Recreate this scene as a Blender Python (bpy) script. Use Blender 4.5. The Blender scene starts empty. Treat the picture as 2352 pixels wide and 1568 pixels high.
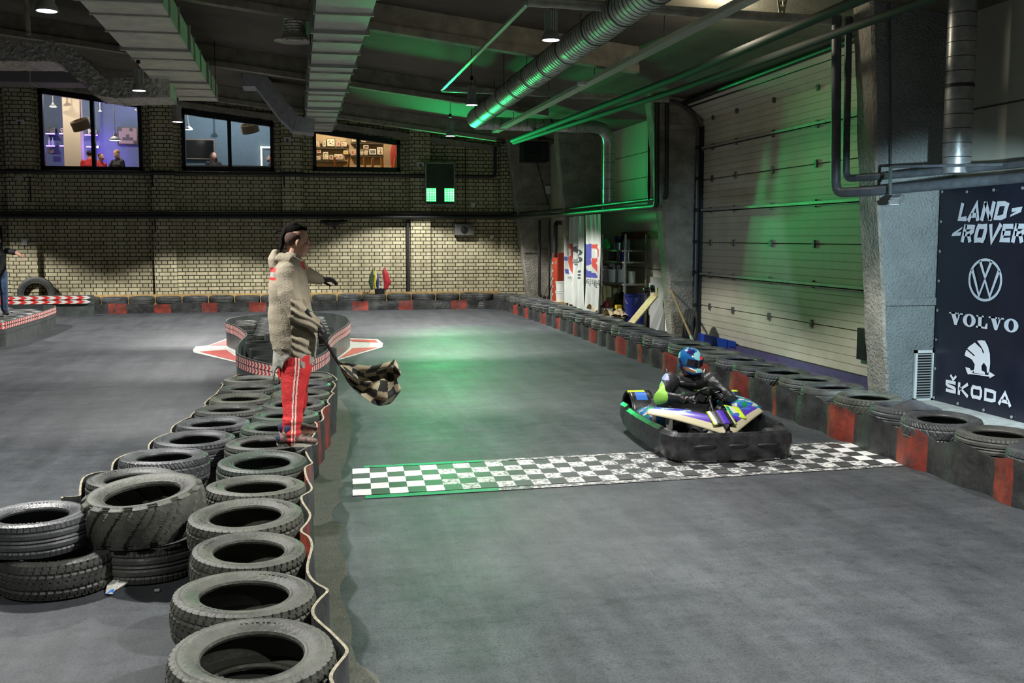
import bpy, math, random
from mathutils import Vector, Matrix, noise as mnoise
from mathutils.geometry import intersect_point_tri_2d
random.seed(7)
D = bpy.data
SC = bpy.context.scene
COL = SC.collection
PI = math.pi
R = math.radians
# ---------------------------------------------------------------- camera geometry
FPX = 2400.0; CX = 1176.0; CY = 784.0; CAMH = 2.05
TH = math.atan((CY-545.0)/FPX); AZ = math.atan(496.0*math.cos(TH)/FPX)
FW = Vector((math.sin(AZ)*math.cos(TH), math.cos(AZ)*math.cos(TH), -math.sin(TH)))
RT = Vector((math.cos(AZ), -math.sin(AZ), 0))
UP = Vector((math.sin(AZ)*math.sin(TH), math.cos(AZ)*math.sin(TH), math.cos(TH)))
def at(px, py, ax, v):
    """point of the place seen at that spot of the photograph on the plane axis=v"""
    d = FW + RT*((px-CX)/FPX) + UP*((CY-py)/FPX)
    o = Vector((0, 0, CAMH)); return o + d*((v-o[ax])/d[ax])
def GX(px, py, x): return at(px, py, 0, x)
def GY(px, py, y): return at(px, py, 1, y)
def GZ(px, py, z=0.0): return at(px, py, 2, z)

# ---------------------------------------------------------------- materials
MATS = {}
def mat(name, col=(.5,.5,.5), rough=.6, metal=0., vary=0., vscale=8., bump=0., bscale=40., emit=None, estr=0., spec=.5, col2=None, stretch=None, alpha=None, trans=0.):
    if name in MATS: return MATS[name]
    m = D.materials.new(name); m.use_nodes = True; MATS[name] = m
    nt = m.node_tree; N = nt.nodes; L = nt.links
    b = N['Principled BSDF']
    b.inputs['Base Color'].default_value = (*col, 1); b.inputs['Roughness'].default_value = rough
    b.inputs['Metallic'].default_value = metal; b.inputs['Specular IOR Level'].default_value = spec
    if trans: b.inputs['Transmission Weight'].default_value = trans
    if alpha is not None: b.inputs['Alpha'].default_value = alpha
    if emit: b.inputs['Emission Color'].default_value = (*emit, 1); b.inputs['Emission Strength'].default_value = estr
    if vary or bump:
        tc = N.new('ShaderNodeTexCoord'); mp = N.new('ShaderNodeMapping'); L.new(tc.outputs['Object'], mp.inputs[0])
        if stretch: mp.inputs['Scale'].default_value = stretch
    if vary:
        n = N.new('ShaderNodeTexNoise'); n.inputs['Scale'].default_value = vscale; n.inputs['Detail'].default_value = 6; n.inputs['Roughness'].default_value = .62
        L.new(mp.outputs[0], n.inputs['Vector'])
        r = N.new('ShaderNodeValToRGB'); c2 = col2 or tuple(min(1, c*(1+vary)+.01*vary) for c in col)
        c1 = tuple(c*(1-vary*.7) for c in col) if not col2 else col
        r.color_ramp.elements[0].position = .32; r.color_ramp.elements[1].position = .68
        r.color_ramp.elements[0].color = (*c1, 1); r.color_ramp.elements[1].color = (*c2, 1)
        L.new(n.outputs['Fac'], r.inputs[0]); L.new(r.outputs[0], b.inputs['Base Color'])
        rr = N.new('ShaderNodeMapRange'); rr.inputs['To Min'].default_value = max(.02, rough-.12); rr.inputs['To Max'].default_value = min(1, rough+.12)
        L.new(n.outputs['Fac'], rr.inputs[0]); L.new(rr.outputs[0], b.inputs['Roughness'])
    if bump:
        n2 = N.new('ShaderNodeTexNoise'); n2.inputs['Scale'].default_value = bscale; n2.inputs['Detail'].default_value = 5
        L.new(mp.outputs[0], n2.inputs['Vector'])
        bm = N.new('ShaderNodeBump'); bm.inputs['Strength'].default_value = min(1, bump); bm.inputs['Distance'].default_value = .02*max(1, bump)
        L.new(n2.outputs['Fac'], bm.inputs['Height']); L.new(bm.outputs[0], b.inputs['Normal'])
    return m

# ---------------------------------------------------------------- mesh builder
class MB:
    def __init__(s): s.v = []; s.f = []; s.m = []
    def quad(s, a, b, c, d, m=0):
        i = len(s.v); s.v += [Vector(p) for p in (a, b, c, d)]; s.f.append((i, i+1, i+2, i+3)); s.m.append(m); return s
    def poly(s, pts, m=0):
        i = len(s.v); s.v += [Vector(p) for p in pts]; s.f.append(tuple(range(i, i+len(pts)))); s.m.append(m); return s
    def box(s, x0, x1, y0, y1, z0, z1, m=0, M=None):
        i = len(s.v)
        for z in (z0, z1):
            for x, y in ((x0, y0), (x1, y0), (x1, y1), (x0, y1)):
                p = Vector((x, y, z)); s.v.append(M @ p if M else p)
        for f in ((3,2,1,0), (4,5,6,7), (0,1,5,4), (1,2,6,5), (2,3,7,6), (3,0,4,7)):
            s.f.append(tuple(i+k for k in f)); s.m.append(m)
        return s
    def bar(s, a, b, w, h, up=(0,0,1), m=0):
        a = Vector(a); b = Vector(b); t = (b-a); L = t.length; t.normalize(); u = t.cross(Vector(up))
        if u.length < 1e-4: u = t.cross(Vector((0,1,0)))
        u.normalize(); n = u.cross(t)
        M = Matrix((( t.x, u.x, n.x, a.x), (t.y, u.y, n.y, a.y), (t.z, u.z, n.z, a.z), (0,0,0,1)))
        return s.box(0, L, -w/2, w/2, -h/2, h/2, m, M)
    def sweep(s, pts, ra, rb=None, side=None, n=12, m=0, closed=False, caps=True, flat=False):
        """tube through pts; ra/rb radius (number or list) along side / across"""
        pts = [Vector(p) for p in pts]; K = len(pts)
        ra = ra if isinstance(ra, (list, tuple)) else [ra]*K
        rb = ra if rb is None else (rb if isinstance(rb, (list, tuple)) else [rb]*K)
        u = None; base = len(s.v)
        for k in range(K):
            if closed: t = pts[(k+1) % K]-pts[k-1]
            elif k == 0: t = pts[1]-pts[0]
            elif k == K-1: t = pts[-1]-pts[-2]
            else: t = (pts[k+1]-pts[k]).normalized()+(pts[k]-pts[k-1]).normalized()
            t.normalize()
            if side is not None: u = Vector(side) - t*Vector(side).dot(t)
            elif u is None:
                r = Vector((0,0,1)) if abs(t.z) < .9 else Vector((1,0,0)); u = r - t*r.dot(t)
            else: u = u - t*u.dot(t)
            u.normalize(); w = t.cross(u)
            for j in range(n):
                a = 2*PI*j/n; s.v.append(pts[k] + u*(ra[k]*math.cos(a)) + w*(rb[k]*math.sin(a)))
        for k in range(K if closed else K-1):
            for j in range(n):
                a = base+k*n; b = base+((k+1) % K)*n
                s.f.append((a+j, a+(j+1) % n, b+(j+1) % n, b+j)); s.m.append(m)
        if caps and not closed:
            s.f.append(tuple(base+j for j in range(n))[::-1]); s.m.append(m)
            s.f.append(tuple(base+(K-1)*n+j for j in range(n))); s.m.append(m)
        return s
    def tube(s, a, b, r, r2=None, n=12, m=0, caps=True):
        return s.sweep([a, b], [r, r if r2 is None else r2], n=n, m=m, caps=caps)
    def limb(s, pts, ra, rb=None, side=(0,1,0), n=16, m=0):
        """closed rounded limb"""
        pts = [Vector(p) for p in pts]; ra = list(ra); rb = list(rb) if rb else list(ra)
        d0 = (pts[0]-pts[1]).normalized(); d1 = (pts[-1]-pts[-2]).normalized()
        P = []; A = []; B = []
        for q in (1., .87, .5):
            P.append(pts[0]+d0*min(ra[0], rb[0])*math.sqrt(1-(1-q)**2) if False else pts[0]+d0*min(ra[0], rb[0])*q)
            c = math.sqrt(max(.0, 1-q*q)); A.append(max(.001, ra[0]*c)); B.append(max(.001, rb[0]*c))
        P += pts; A += ra; B += rb
        for q in (.5, .87, 1.):
            c = math.sqrt(max(0, 1-q*q)); P.append(pts[-1]+d1*min(ra[-1], rb[-1])*q); A.append(max(.001, ra[-1]*c)); B.append(max(.001, rb[-1]*c))
        return s.sweep(P, A, B, side=side, n=n, m=m)
    def ell(s, c, rx, ry, rz, M=None, n=20, k=12, m=0):
        c = Vector(c); base = len(s.v)
        for i in range(k+1):
            ph = PI*i/k
            for j in range(n):
                a = 2*PI*j/n
                p = Vector((rx*math.sin(ph)*math.cos(a), ry*math.sin(ph)*math.sin(a), rz*math.cos(ph)))
                if M: p = M.to_3x3() @ p
                s.v.append(c+p)
        for i in range(k):
            for j in range(n):
                a = base+i*n; b = a+n
                s.f.append((a+j, b+j, b+(j+1) % n, a+(j+1) % n)); s.m.append(m)
        return s
    def lathe(s, prof, c=(0,0,0), M=None, n=24, m=0, closed=False, fn=None, ms=None):
        c = Vector(c); base = len(s.v); K = len(prof)
        for i, (r, z) in enumerate(prof):
            for j in range(n):
                a = 2*PI*j/n; rr = fn(r, z, i, j) if fn else r
                p = Vector((rr*math.cos(a), rr*math.sin(a), z))
                if M: p = M.to_3x3() @ p
                s.v.append(c+p)
        for i in range(K if closed else K-1):
            for j in range(n):
                a = base+i*n; b = base+((i+1) % K)*n
                s.f.append((a+j, a+(j+1) % n, b+(j+1) % n, b+j)); s.m.append(ms[i] if ms else m)
        return s
    def prism(s, pts, O, u, v, depth, m=0):
        """flat outline pts (2-D) in the frame O,u,v pushed out along u x v"""
        O = Vector(O); u = Vector(u); v = Vector(v); n = u.cross(v).normalized()*depth
        i = len(s.v); K = len(pts)
        s.v += [O+u*a+v*b for a, b in pts] + [O+u*a+v*b+n for a, b in pts]
        s.f.append(tuple(range(i, i+K))[::-1]); s.m.append(m); s.f.append(tuple(range(i+K, i+2*K))); s.m.append(m)
        for k in range(K):
            k2 = (k+1) % K; s.f.append((i+k, i+k2, i+K+k2, i+K+k)); s.m.append(m)
        return s
    def stroke(s, pts, w, O, u, v, depth, closed=False, m=0):
        """thick line lettering in the frame O,u,v"""
        P = [Vector((a, b)) for a, b in pts]; K = len(P); Lf = []; Rt = []
        for k in range(K):
            if closed or 0 < k < K-1:
                a = (P[k]-P[k-1]).normalized(); b = (P[(k+1) % K]-P[k]).normalized()
            elif k == 0: a = b = (P[1]-P[0]).normalized()
            else: a = b = (P[-1]-P[-2]).normalized()
            na = Vector((-a.y, a.x)); nb = Vector((-b.y, b.x)); n = na+nb
            if n.length < .2: n = na
            n.normalize(); c = max(.74, n.dot(na)); o = n*(w/2/c); Lf.append(P[k]+o); Rt.append(P[k]-o)
        for k in range(K if closed else K-1):
            k2 = (k+1) % K
            s.prism([Lf[k], Rt[k], Rt[k2], Lf[k2]], O, u, v, depth, m)
        return s
    def grid(s, nu, nv, fn, m=0, mf=None, closed=False):
        base = len(s.v)
        for j in range(nv+1):
            for i in range(nu+1): s.v.append(Vector(fn(i/nu, j/nv)))
        for j in range(nv):
            for i in range(nu):
                a = base+j*(nu+1)+i; s.f.append((a, a+1, a+nu+2, a+nu+1)); s.m.append(mf((i+.5)/nu, (j+.5)/nv) if mf else m)
        return s
    def build(s, name, mats, parent=None, world=False, origin=None, angle=38, smooth=True, loc=None):
        me = D.meshes.new(name); V = s.v
        o = D.objects.new(name, me)
        if parent is not None:
            o.parent = parent
            if world:
                Mi = WM(parent).inverted(); V = [Mi @ p for p in V]
        if origin is not None:
            O = Vector(origin); V = [p-O for p in V]; o.location = O
        if loc is not None: o.location = loc
        me.from_pydata([tuple(p) for p in V], [], s.f)
        mats = mats if isinstance(mats, (list, tuple)) else [mats]
        for q in mats: me.materials.append(q)
        me.polygons.foreach_set('material_index', s.m)
        me.update()
        if smooth:
            me.polygons.foreach_set('use_smooth', [True]*len(me.polygons))
            try: me.set_sharp_from_angle(angle=R(angle))
            except Exception: pass
        COL.objects.link(o); return o
    def fuse(s, name, mats, parent=None, world=False, voxel=.01, it=3, mf=None, solid=None, cuts=None, disp=None):
        """grow all shapes into ONE continuous skin; mf(co)->material slot"""
        o = s.build(name, mats, parent, world, smooth=False)
        md = o.modifiers.new('r', 'REMESH'); md.mode = 'VOXEL'; md.voxel_size = voxel
        if it: sm = o.modifiers.new('s', 'SMOOTH'); sm.factor = .5; sm.iterations = it
        bpy.context.view_layer.update()
        dg = bpy.context.evaluated_depsgraph_get()
        me = D.meshes.new_from_object(o.evaluated_get(dg)); me.name = name
        o.modifiers.clear(); old = o.data; o.data = me; D.meshes.remove(old)
        me.materials.clear()
        for q in (mats if isinstance(mats, (list, tuple)) else [mats]): me.materials.append(q)
        Mw = WM(parent) if (parent is not None and world) else Matrix()
        if disp:
            nv = len(me.vertices); no = [0.]*(nv*3); cc = [0.]*(nv*3); me.vertices.foreach_get('normal', no); me.vertices.foreach_get('co', cc)
            for k in range(nv):
                d = disp(Mw @ Vector(cc[3*k:3*k+3]))
                cc[3*k] += no[3*k]*d; cc[3*k+1] += no[3*k+1]*d; cc[3*k+2] += no[3*k+2]*d
            me.vertices.foreach_set('co', cc); me.update()
        me.polygons.foreach_set('material_index', [mf(Mw @ p.center) if mf else 0 for p in me.polygons])
        me.polygons.foreach_set('use_smooth', [True]*len(me.polygons)); me.update()
        return o
def WM(o):
    M = Matrix.LocRotScale(o.location, o.rotation_euler, o.scale)
    return WM(o.parent) @ M if o.parent else M
def tag(o, label=None, cat=None, group=None, kind=None):
    if label: o['label'] = label
    if cat: o['category'] = cat
    if group: o['group'] = group
    if kind: o['kind'] = kind
    return o
def thing(name, label, cat, loc=(0,0,0), rz=0., group=None, rot=None):
    o = D.objects.new(name, None); COL.objects.link(o); o.location = loc; o.rotation_euler = rot if rot else (0,0,rz)
    o.empty_display_size = .1
    return tag(o, label, cat, group)
def dup(o, loc=None, rz=None, label=None, scale=None, parent=None, rot=None):
    c = o.copy(); COL.objects.link(c)
    if parent is not None: c.parent = parent
    if loc is not None: c.location = loc
    if rz is not None: c.rotation_euler = (0,0,rz)
    if rot is not None: c.rotation_euler = rot
    if scale is not None: c.scale = scale
    if label: c['label'] = label
    for ch in list(o.children): dup(ch, parent=c)
    return c
def struct(o): o['kind'] = 'structure'; return o
def ordn(n): return {1:'first',2:'second',3:'third',4:'fourth',5:'fifth',6:'sixth',7:'seventh',8:'eighth',9:'ninth',10:'tenth',11:'eleventh',12:'twelfth',13:'thirteenth',14:'fourteenth',15:'fifteenth',16:'sixteenth',17:'seventeenth',18:'eighteenth',19:'nineteenth',20:'twentieth'}.get(n) or ('twenty-' if n<30 else 'thirty-')+{0:'zeroth',1:'first',2:'second',3:'third',4:'fourth',5:'fifth',6:'sixth',7:'seventh',8:'eighth',9:'ninth'}[n%10] if n!=30 else 'thirtieth'
def inpoly(x, y, P):
    c = False; j = len(P)-1
    for i in range(len(P)):
        xi, yi = P[i]; xj, yj = P[j]
        if (yi > y) != (yj > y) and x < (xj-xi)*(y-yi)/(yj-yi)+xi: c = not c
        j = i
    return c
# ---------------------------------------------------------------- colours
rubber = mat('rubber', (.030,.032,.030), .5, vary=.8, vscale=5, bump=.25, bscale=60, col2=(.072,.075,.068))
rubber_dusty = mat('dusty_rubber', (.036,.039,.032), .6, vary=.8, vscale=6, bump=.3, bscale=50, col2=(.095,.10,.08))
rubber_old = mat('worn_rubber', (.034,.037,.039), .42, vary=.8, vscale=4, bump=.2, bscale=70, col2=(.08,.084,.09))
rubber_green = mat('green_scuffed_rubber', (.038,.042,.038), .5, vary=.8, vscale=2.6, bump=.25, bscale=60, col2=(.045,.072,.052))
belt_black = mat('belt_rubber', (.016,.018,.018), .45, vary=1, vscale=5, bump=.6, bscale=14, col2=(.055,.058,.056))
belt_red = mat('belt_red_paint', (.05,.03,.027), .5, vary=1, vscale=4.5, bump=.5, bscale=14, col2=(.33,.045,.025))
canvas_edge = mat('belt_canvas_edge', (.22,.2,.14), .9, vary=.6, vscale=30)
steel = mat('galvanised_steel', (.50,.51,.50), .38, .6, vary=.3, vscale=9, bump=.05)
steel_dull = mat('dull_duct_steel', (.46,.45,.41), .45, .35, vary=.35, vscale=5, bump=.08, bscale=20, stretch=(1,8,1))
foil = mat('foil_wrap', (.6,.57,.55), .28, .7, vary=.3, vscale=9, bump=1.4, bscale=16)
pipe_grey = mat('dark_pipe_paint', (.020,.022,.023), .5, .0, vary=.3, vscale=12)
pipe_blue = mat('grey_pipe_paint', (.085,.095,.105), .42, .1, vary=.3, vscale=10)
black_metal = mat('black_metal', (.012,.012,.014), .45, .3)
black_plastic = mat('black_plastic', (.012,.012,.013), .36, vary=.4, vscale=20)
white_paint = mat('white_paint', (.72,.72,.68), .6)
white_plastic = mat('white_plastic', (.7,.7,.68), .4)
# ================================================================ SETTING
def floor_mat():
    m = D.materials.new('painted_asphalt'); m.use_nodes = True; nt = m.node_tree; N = nt.nodes; L = nt.links; b = N['Principled BSDF']
    tc = N.new('ShaderNodeTexCoord')
    def noise(sc, det=5, vec=None, rough=.6):
        n = N.new('ShaderNodeTexNoise'); n.inputs['Scale'].default_value = sc; n.inputs['Detail'].default_value = det; n.inputs['Roughness'].default_value = rough
        L.new(vec or tc.outputs['Object'], n.inputs['Vector']); return n.outputs['Fac']
    def ramp(f, p0, c0, p1, c1):
        r = N.new('ShaderNodeValToRGB'); e = r.color_ramp.elements; e[0].position = p0; e[1].position = p1; e[0].color = (*c0, 1); e[1].color = (*c1, 1); L.new(f, r.inputs[0]); return r.outputs[0]
    def mix(kind, f, a, c):
        x = N.new('ShaderNodeMix'); x.data_type = 'RGBA'; x.blend_type = kind
        if isinstance(f, float): x.inputs[0].default_value = f
        else: L.new(f, x.inputs[0])
        L.new(a, x.inputs[6]); L.new(c, x.inputs[7]); return x.outputs[2]
    base = ramp(noise(.55, 4), .35, (.053,.058,.066), .7, (.076,.082,.091))
    mp = N.new('ShaderNodeMapping'); mp.inputs['Scale'].default_value = (2.2, .22, 1); mp.inputs['Rotation'].default_value = (0,0,R(14)); L.new(tc.outputs['Object'], mp.inputs[0])
    streak = ramp(noise(1.6, 6, mp.outputs[0], .7), .36, (.68,.68,.68), .62, (1.1,1.1,1.1))
    c = mix('MULTIPLY', .8, base, streak)
    mp2 = N.new('ShaderNodeMapping'); mp2.inputs['Scale'].default_value = (.3, 2.6, 1); mp2.inputs['Rotation'].default_value = (0,0,R(-12)); L.new(tc.outputs['Object'], mp2.inputs[0])
    st2 = ramp(noise(2.2, 6, mp2.outputs[0], .7), .4, (.8,.8,.8), .66, (1.12,1.12,1.12))
    c = mix('MULTIPLY', .55, c, st2)
    grit = ramp(noise(75, 3), .30, (.35,.35,.35), .52, (1.,1.,1.)); c = mix('MULTIPLY', .75, c, grit)
    sp = ramp(noise(38, 2), .74, (0,0,0), .78, (.10,.10,.095)); c = mix('ADD', .8, c, sp)
    pit = ramp(noise(7, 9, None, .85), .36, (.5,.5,.5), .50, (1.05,1.05,1.05)); c = mix('MULTIPLY', .7, c, pit)
    mot = ramp(noise(2.4, 7, None, .75), .35, (.72,.74,.74), .62, (1.15,1.15,1.12)); c = mix('MULTIPLY', .8, c, mot)
    L.new(c, b.inputs['Base Color'])
    r = N.new('ShaderNodeMapRange'); r.inputs['To Min'].default_value = .48; r.inputs['To Max'].default_value = .70; L.new(noise(1.3, 5), r.inputs[0]); L.new(r.outputs[0], b.inputs['Roughness'])
    bm = N.new('ShaderNodeBump'); bm.inputs['Strength'].default_value = .3; bm.inputs['Distance'].default_value = .004; L.new(noise(70, 4), bm.inputs['Height']); L.new(bm.outputs[0], b.inputs['Normal'])
    b.inputs['Specular IOR Level'].default_value = .24
    return m
def brick_mat():
    m = D.materials.new('cream_brick'); m.use_nodes = True; nt = m.node_tree; N = nt.nodes; L = nt.links; b = N['Principled BSDF']
    tc = N.new('ShaderNodeTexCoord'); s = N.new('ShaderNodeSeparateXYZ'); L.new(tc.outputs['Object'], s.inputs[0])
    a = N.new('ShaderNodeMath'); L.new(s.outputs[0], a.inputs[0]); L.new(s.outputs[1], a.inputs[1]); c = N.new('ShaderNodeCombineXYZ'); L.new(a.outputs[0], c.inputs[0]); L.new(s.outputs[2], c.inputs[1])
    t = N.new('ShaderNodeTexBrick'); L.new(c.outputs[0], t.inputs['Vector']); t.offset = .5; t.offset_frequency = 2; t.squash = .5; t.squash_frequency = 2
    t.inputs['Scale'].default_value = 1; t.inputs['Brick Width'].default_value = .31; t.inputs['Row Height'].default_value = .108; t.inputs['Mortar Size'].default_value = .0115; t.inputs['Mortar Smooth'].default_value = .1; t.inputs['Bias'].default_value = 0
    t.inputs['Color1'].default_value = (.60,.55,.36,1); t.inputs['Color2'].default_value = (.47,.42,.27,1); t.inputs['Mortar'].default_value = (.025,.024,.012,1)
    n = N.new('ShaderNodeTexNoise'); n.inputs['Scale'].default_value = 3; n.inputs['Detail'].default_value = 6; L.new(tc.outputs['Object'], n.inputs['Vector'])
    r = N.new('ShaderNodeValToRGB'); r.color_ramp.elements[0].color = (.75,.73,.7,1); r.color_ramp.elements[1].color = (1,1,1,1); r.color_ramp.elements[0].position = .3; r.color_ramp.elements[1].position = .6; L.new(n.outputs['Fac'], r.inputs[0])
    x = N.new('ShaderNodeMix'); x.data_type = 'RGBA'; x.blend_type = 'MULTIPLY'; x.inputs[0].default_value = 1; L.new(t.outputs['Color'], x.inputs[6]); L.new(r.outputs[0], x.inputs[7]); L.new(x.outputs[2], b.inputs['Base Color'])
    b.inputs['Roughness'].default_value = .75
    bm = N.new('ShaderNodeBump'); bm.invert = True; bm.inputs['Strength'].default_value = .5; bm.inputs['Distance'].default_value = .008; L.new(t.outputs['Fac'], bm.inputs['Height']); L.new(bm.outputs[0], b.inputs['Normal'])
    return m
M_FLOOR = floor_mat(); M_BRICK = brick_mat()
M_CEIL = mat('ceiling_concrete', (.13,.118,.092), .9, vary=.25, vscale=1.5, bump=.4, bscale=30)
M_BEAM = mat('beam_concrete', (.27,.25,.20), .9, vary=.35, vscale=5, bump=.8, bscale=25)
M_CONC = mat('rough_concrete', (.30,.28,.235), .92, vary=.4, vscale=3.2, bump=2.2, bscale=26)
M_PLAST = mat('sprayed_concrete', (.27,.29,.28), .92, vary=.2, vscale=2, bump=2.5, bscale=34)
M_PANEL = mat('pale_wall_panel', (.46,.46,.38), .6, vary=.1, vscale=1.2)
M_GATE = mat('gate_panel_white', (.58,.56,.44), .5, vary=.12, vscale=1.5)
YB = 31.0   # face of the brick wall
def zc(x): return 5.65-.12*x
# floor
f = MB(); f.grid(12, 14, lambda u, v: (-16+u*25.5, -6+v*42, 0)); struct(f.build('floor', M_FLOOR, smooth=False))
# dark worn margin along the left barrier (own painted edge, scalloped)
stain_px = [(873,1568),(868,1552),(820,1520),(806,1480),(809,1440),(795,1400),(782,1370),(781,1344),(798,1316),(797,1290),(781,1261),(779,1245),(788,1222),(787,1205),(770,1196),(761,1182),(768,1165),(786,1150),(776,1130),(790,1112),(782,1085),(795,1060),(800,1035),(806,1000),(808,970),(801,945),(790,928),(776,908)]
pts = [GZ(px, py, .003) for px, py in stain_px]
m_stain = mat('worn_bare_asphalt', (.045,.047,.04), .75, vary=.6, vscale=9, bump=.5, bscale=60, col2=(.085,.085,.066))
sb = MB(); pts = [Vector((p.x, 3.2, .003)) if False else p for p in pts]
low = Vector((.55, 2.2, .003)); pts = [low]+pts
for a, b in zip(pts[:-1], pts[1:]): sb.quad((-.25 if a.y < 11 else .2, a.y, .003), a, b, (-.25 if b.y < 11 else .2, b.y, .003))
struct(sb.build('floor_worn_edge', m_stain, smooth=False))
# chequered start line
def worn(name, col, under, thr, sc=22):
    m = D.materials.new(name); m.use_nodes = True; nt = m.node_tree; N = nt.nodes; L = nt.links; b = N['Principled BSDF']
    tc = N.new('ShaderNodeTexCoord'); n = N.new('ShaderNodeTexNoise'); n.inputs['Scale'].default_value = sc; n.inputs['Detail'].default_value = 8; n.inputs['Roughness'].default_value = .8; L.new(tc.outputs['Object'], n.inputs['Vector'])
    r = N.new('ShaderNodeValToRGB'); r.color_ramp.elements[0].position = thr-.02; r.color_ramp.elements[1].position = thr+.02; r.color_ramp.elements[0].color = (*under, 1); r.color_ramp.elements[1].color = (*col, 1)
    L.new(n.outputs['Fac'], r.inputs[0]); L.new(r.outputs[0], b.inputs['Base Color']); b.inputs['Roughness'].default_value = .55; return m
W0 = worn('start_white_fresh', (.78,.78,.76), (.6,.6,.58), .3); W1 = worn('start_white_worn', (.62,.62,.6), (.09,.095,.1), .47); W2 = worn('start_white_rubbed', (.6,.6,.58), (.08,.085,.09), .51)
K0 = mat('start_black', (.04,.043,.045), .5, vary=.3, vscale=15); G0 = worn('start_green', (.005,.24,.09), (.05,.07,.06), .43, 5); E0 = worn('start_edge', (.55,.54,.5), (.08,.085,.09), .53, 16)
sl = MB(); nx, ny = 33, 5; ax, bx_, ay, by_ = .40, 5.34, 8.24, 9.22
def SLP(u, v): return (ax+(bx_-ax)*u + .05*v, ay+(by_-ay)*v+.22*u*(1-.25*v)*1.0, .006)
for i in range(nx):
    for j in range(ny):
        w = (i+j) % 2 == 0; k = 3
        if w: k = 0 if (i < 5 or i > 30) else (1 if i < 15 or i > 26 else 2)
        sl.quad(SLP(i/nx, j/ny), SLP((i+1)/nx, j/ny), SLP((i+1)/nx, (j+1)/ny), SLP(i/nx, (j+1)/ny), k)
for v0, v1 in ((-.12, -.02), (1.02, 1.1)):
    for a, b, k in ((.02, .24, 4), (.24, 1., 5)):
        sl.quad(SLP(a, v0), SLP(b, v0), SLP(b, v1), SLP(a, v1), k)
tag(sl.build('start_line', [W0, W1, W2, K0, G0, E0], smooth=False), 'black and white chequered start line painted across the track', 'floor marking')
# painted red and white arrows at the island
m_r = worn('floor_red', (.42,.055,.04), (.2,.06,.05), .36, 6); m_w = worn('floor_white', (.5,.5,.46), (.2,.2,.19), .42, 8)
def arrow(red1, red2, wh, lab):
    o = MB()
    o.poly([GZ(x, y, .004) for x, y in wh], 1)
    for q in (red1, red2): o.poly([GZ(x, y, .008) for x, y in q], 0)
    tag(o.build('floor_marking', [m_r, m_w], smooth=False), lab, 'floor marking')
arrow([(480,793),(524,779),(524,793)], [(458,807),(520,803),(560,832),(548,830)], [(443,803),(450,795),(478,793),(524,776),(526,780),(600,850),(548,833),(445,809)], 'red and white painted floor arrow on the left of the oval island')
arrow([(800,779),(862,780),(868,786),(810,784)], [(810,799),(868,797),(778,823)], [(800,776),(868,779),(880,788),(878,797),(770,829),(730,838),(795,800)], 'red and white painted floor arrow on the right of the oval island')
# ceiling + beams
c = MB(); c.quad((-16,-6,zc(-16)), (8.6,-6,zc(8.6)), (8.6,YB+.4,zc(8.6)), (-16,YB+.4,zc(-16))); c.quad((-16,-6,zc(-16)+.3), (8.6,-6,zc(8.6)+.3), (8.6,YB+.4,zc(8.6)+.3), (-16,YB+.4,zc(-16)+.3))
struct(c.build('ceiling', M_CEIL, smooth=False))
for i, y in enumerate((-2., 4., 10., 16., 22., 27.9)):
    b = MB()
    for (w, z0, z1) in ((.11, .3, 0), (.2, .40, .29)):
        i0 = len(b.v)
        for x in (-15.9, 5.3):
            for dy, dz in ((-w/2, -z0), (w/2, -z0), (w/2, -z1), (-w/2, -z1)): b.v.append(Vector((x, y+dy, zc(x)+dz-.002)))
        for k in range(4): k2 = (k+1) % 4; b.f.append((i0+k, i0+k2, i0+4+k2, i0+4+k)); b.m.append(0)
        b.f += [(i0, i0+1, i0+2, i0+3), (i0+4, i0+5, i0+6, i0+7)]; b.m += [0, 0]
    struct(b.build('trim_%d' % (i+1), M_BEAM, smooth=False))
# back brick wall with window openings
WIN = [(-10.6, -7.93, 3.88), (-6.80, -4.14, 3.9), (-3.09, -.57, 3.94), (.52, 3.03, 3.98)]
def zwt(x): return 5.25-.126*x
TW = .35
w = MB(); XL, XR = -15.9, 6.9
def slab(x0, x1, z0a, z0b, z1a, z1b):
    i = len(w.v)
    for y in (YB, YB+TW):
        for x, z in ((x0, z0a), (x1, z0b), (x1, z1b), (x0, z1a)): w.v.append(Vector((x, y, z)))
    for q in ((0,1,2,3), (7,6,5,4), (0,4,5,1), (1,5,6,2), (2,6,7,3), (3,7,4,0)): w.f.append(tuple(i+k for k in q)); w.m.append(0)
x = XL
for (a, b, z0) in WIN:
    slab(x, a, 0, 0, zc(x), zc(a)); slab(a, b, 0, 0, z0, z0); slab(a, b, zwt(a), zwt(b), zc(a), zc(b)); x = b
slab(x, XR, 0, 0, zc(x), zc(XR))
bw = struct(w.build('wall_back', M_BRICK, smooth=False))
for i, (a, b) in enumerate([(-7.64,-6.95), (-3.90,-3.30), (-.36,.22), (3.30,3.88), (6.0,6.9)]):
    p = MB(); h = zc(b)-.02
    p.box(a, b, YB-.25, YB+.0, 0, h); struct(p.build('trim_%d' % (10+i), M_BRICK, smooth=False))
# dark doorway at far left of the back wall
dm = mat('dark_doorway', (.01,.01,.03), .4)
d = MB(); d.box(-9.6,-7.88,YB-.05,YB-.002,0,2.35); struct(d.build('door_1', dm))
# cornice strip under the ceiling at the back wall
b = MB(); b.prism([(-15.8, zc(-15.8)-.36), (6.6, zc(6.6)-.36), (6.6, zc(6.6)-.2), (-15.8, zc(-15.8)-.2)], (0,YB-.02,0), (1,0,0), (0,0,1), .14); struct(b.build('trim_20', M_BEAM, smooth=False))
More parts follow.
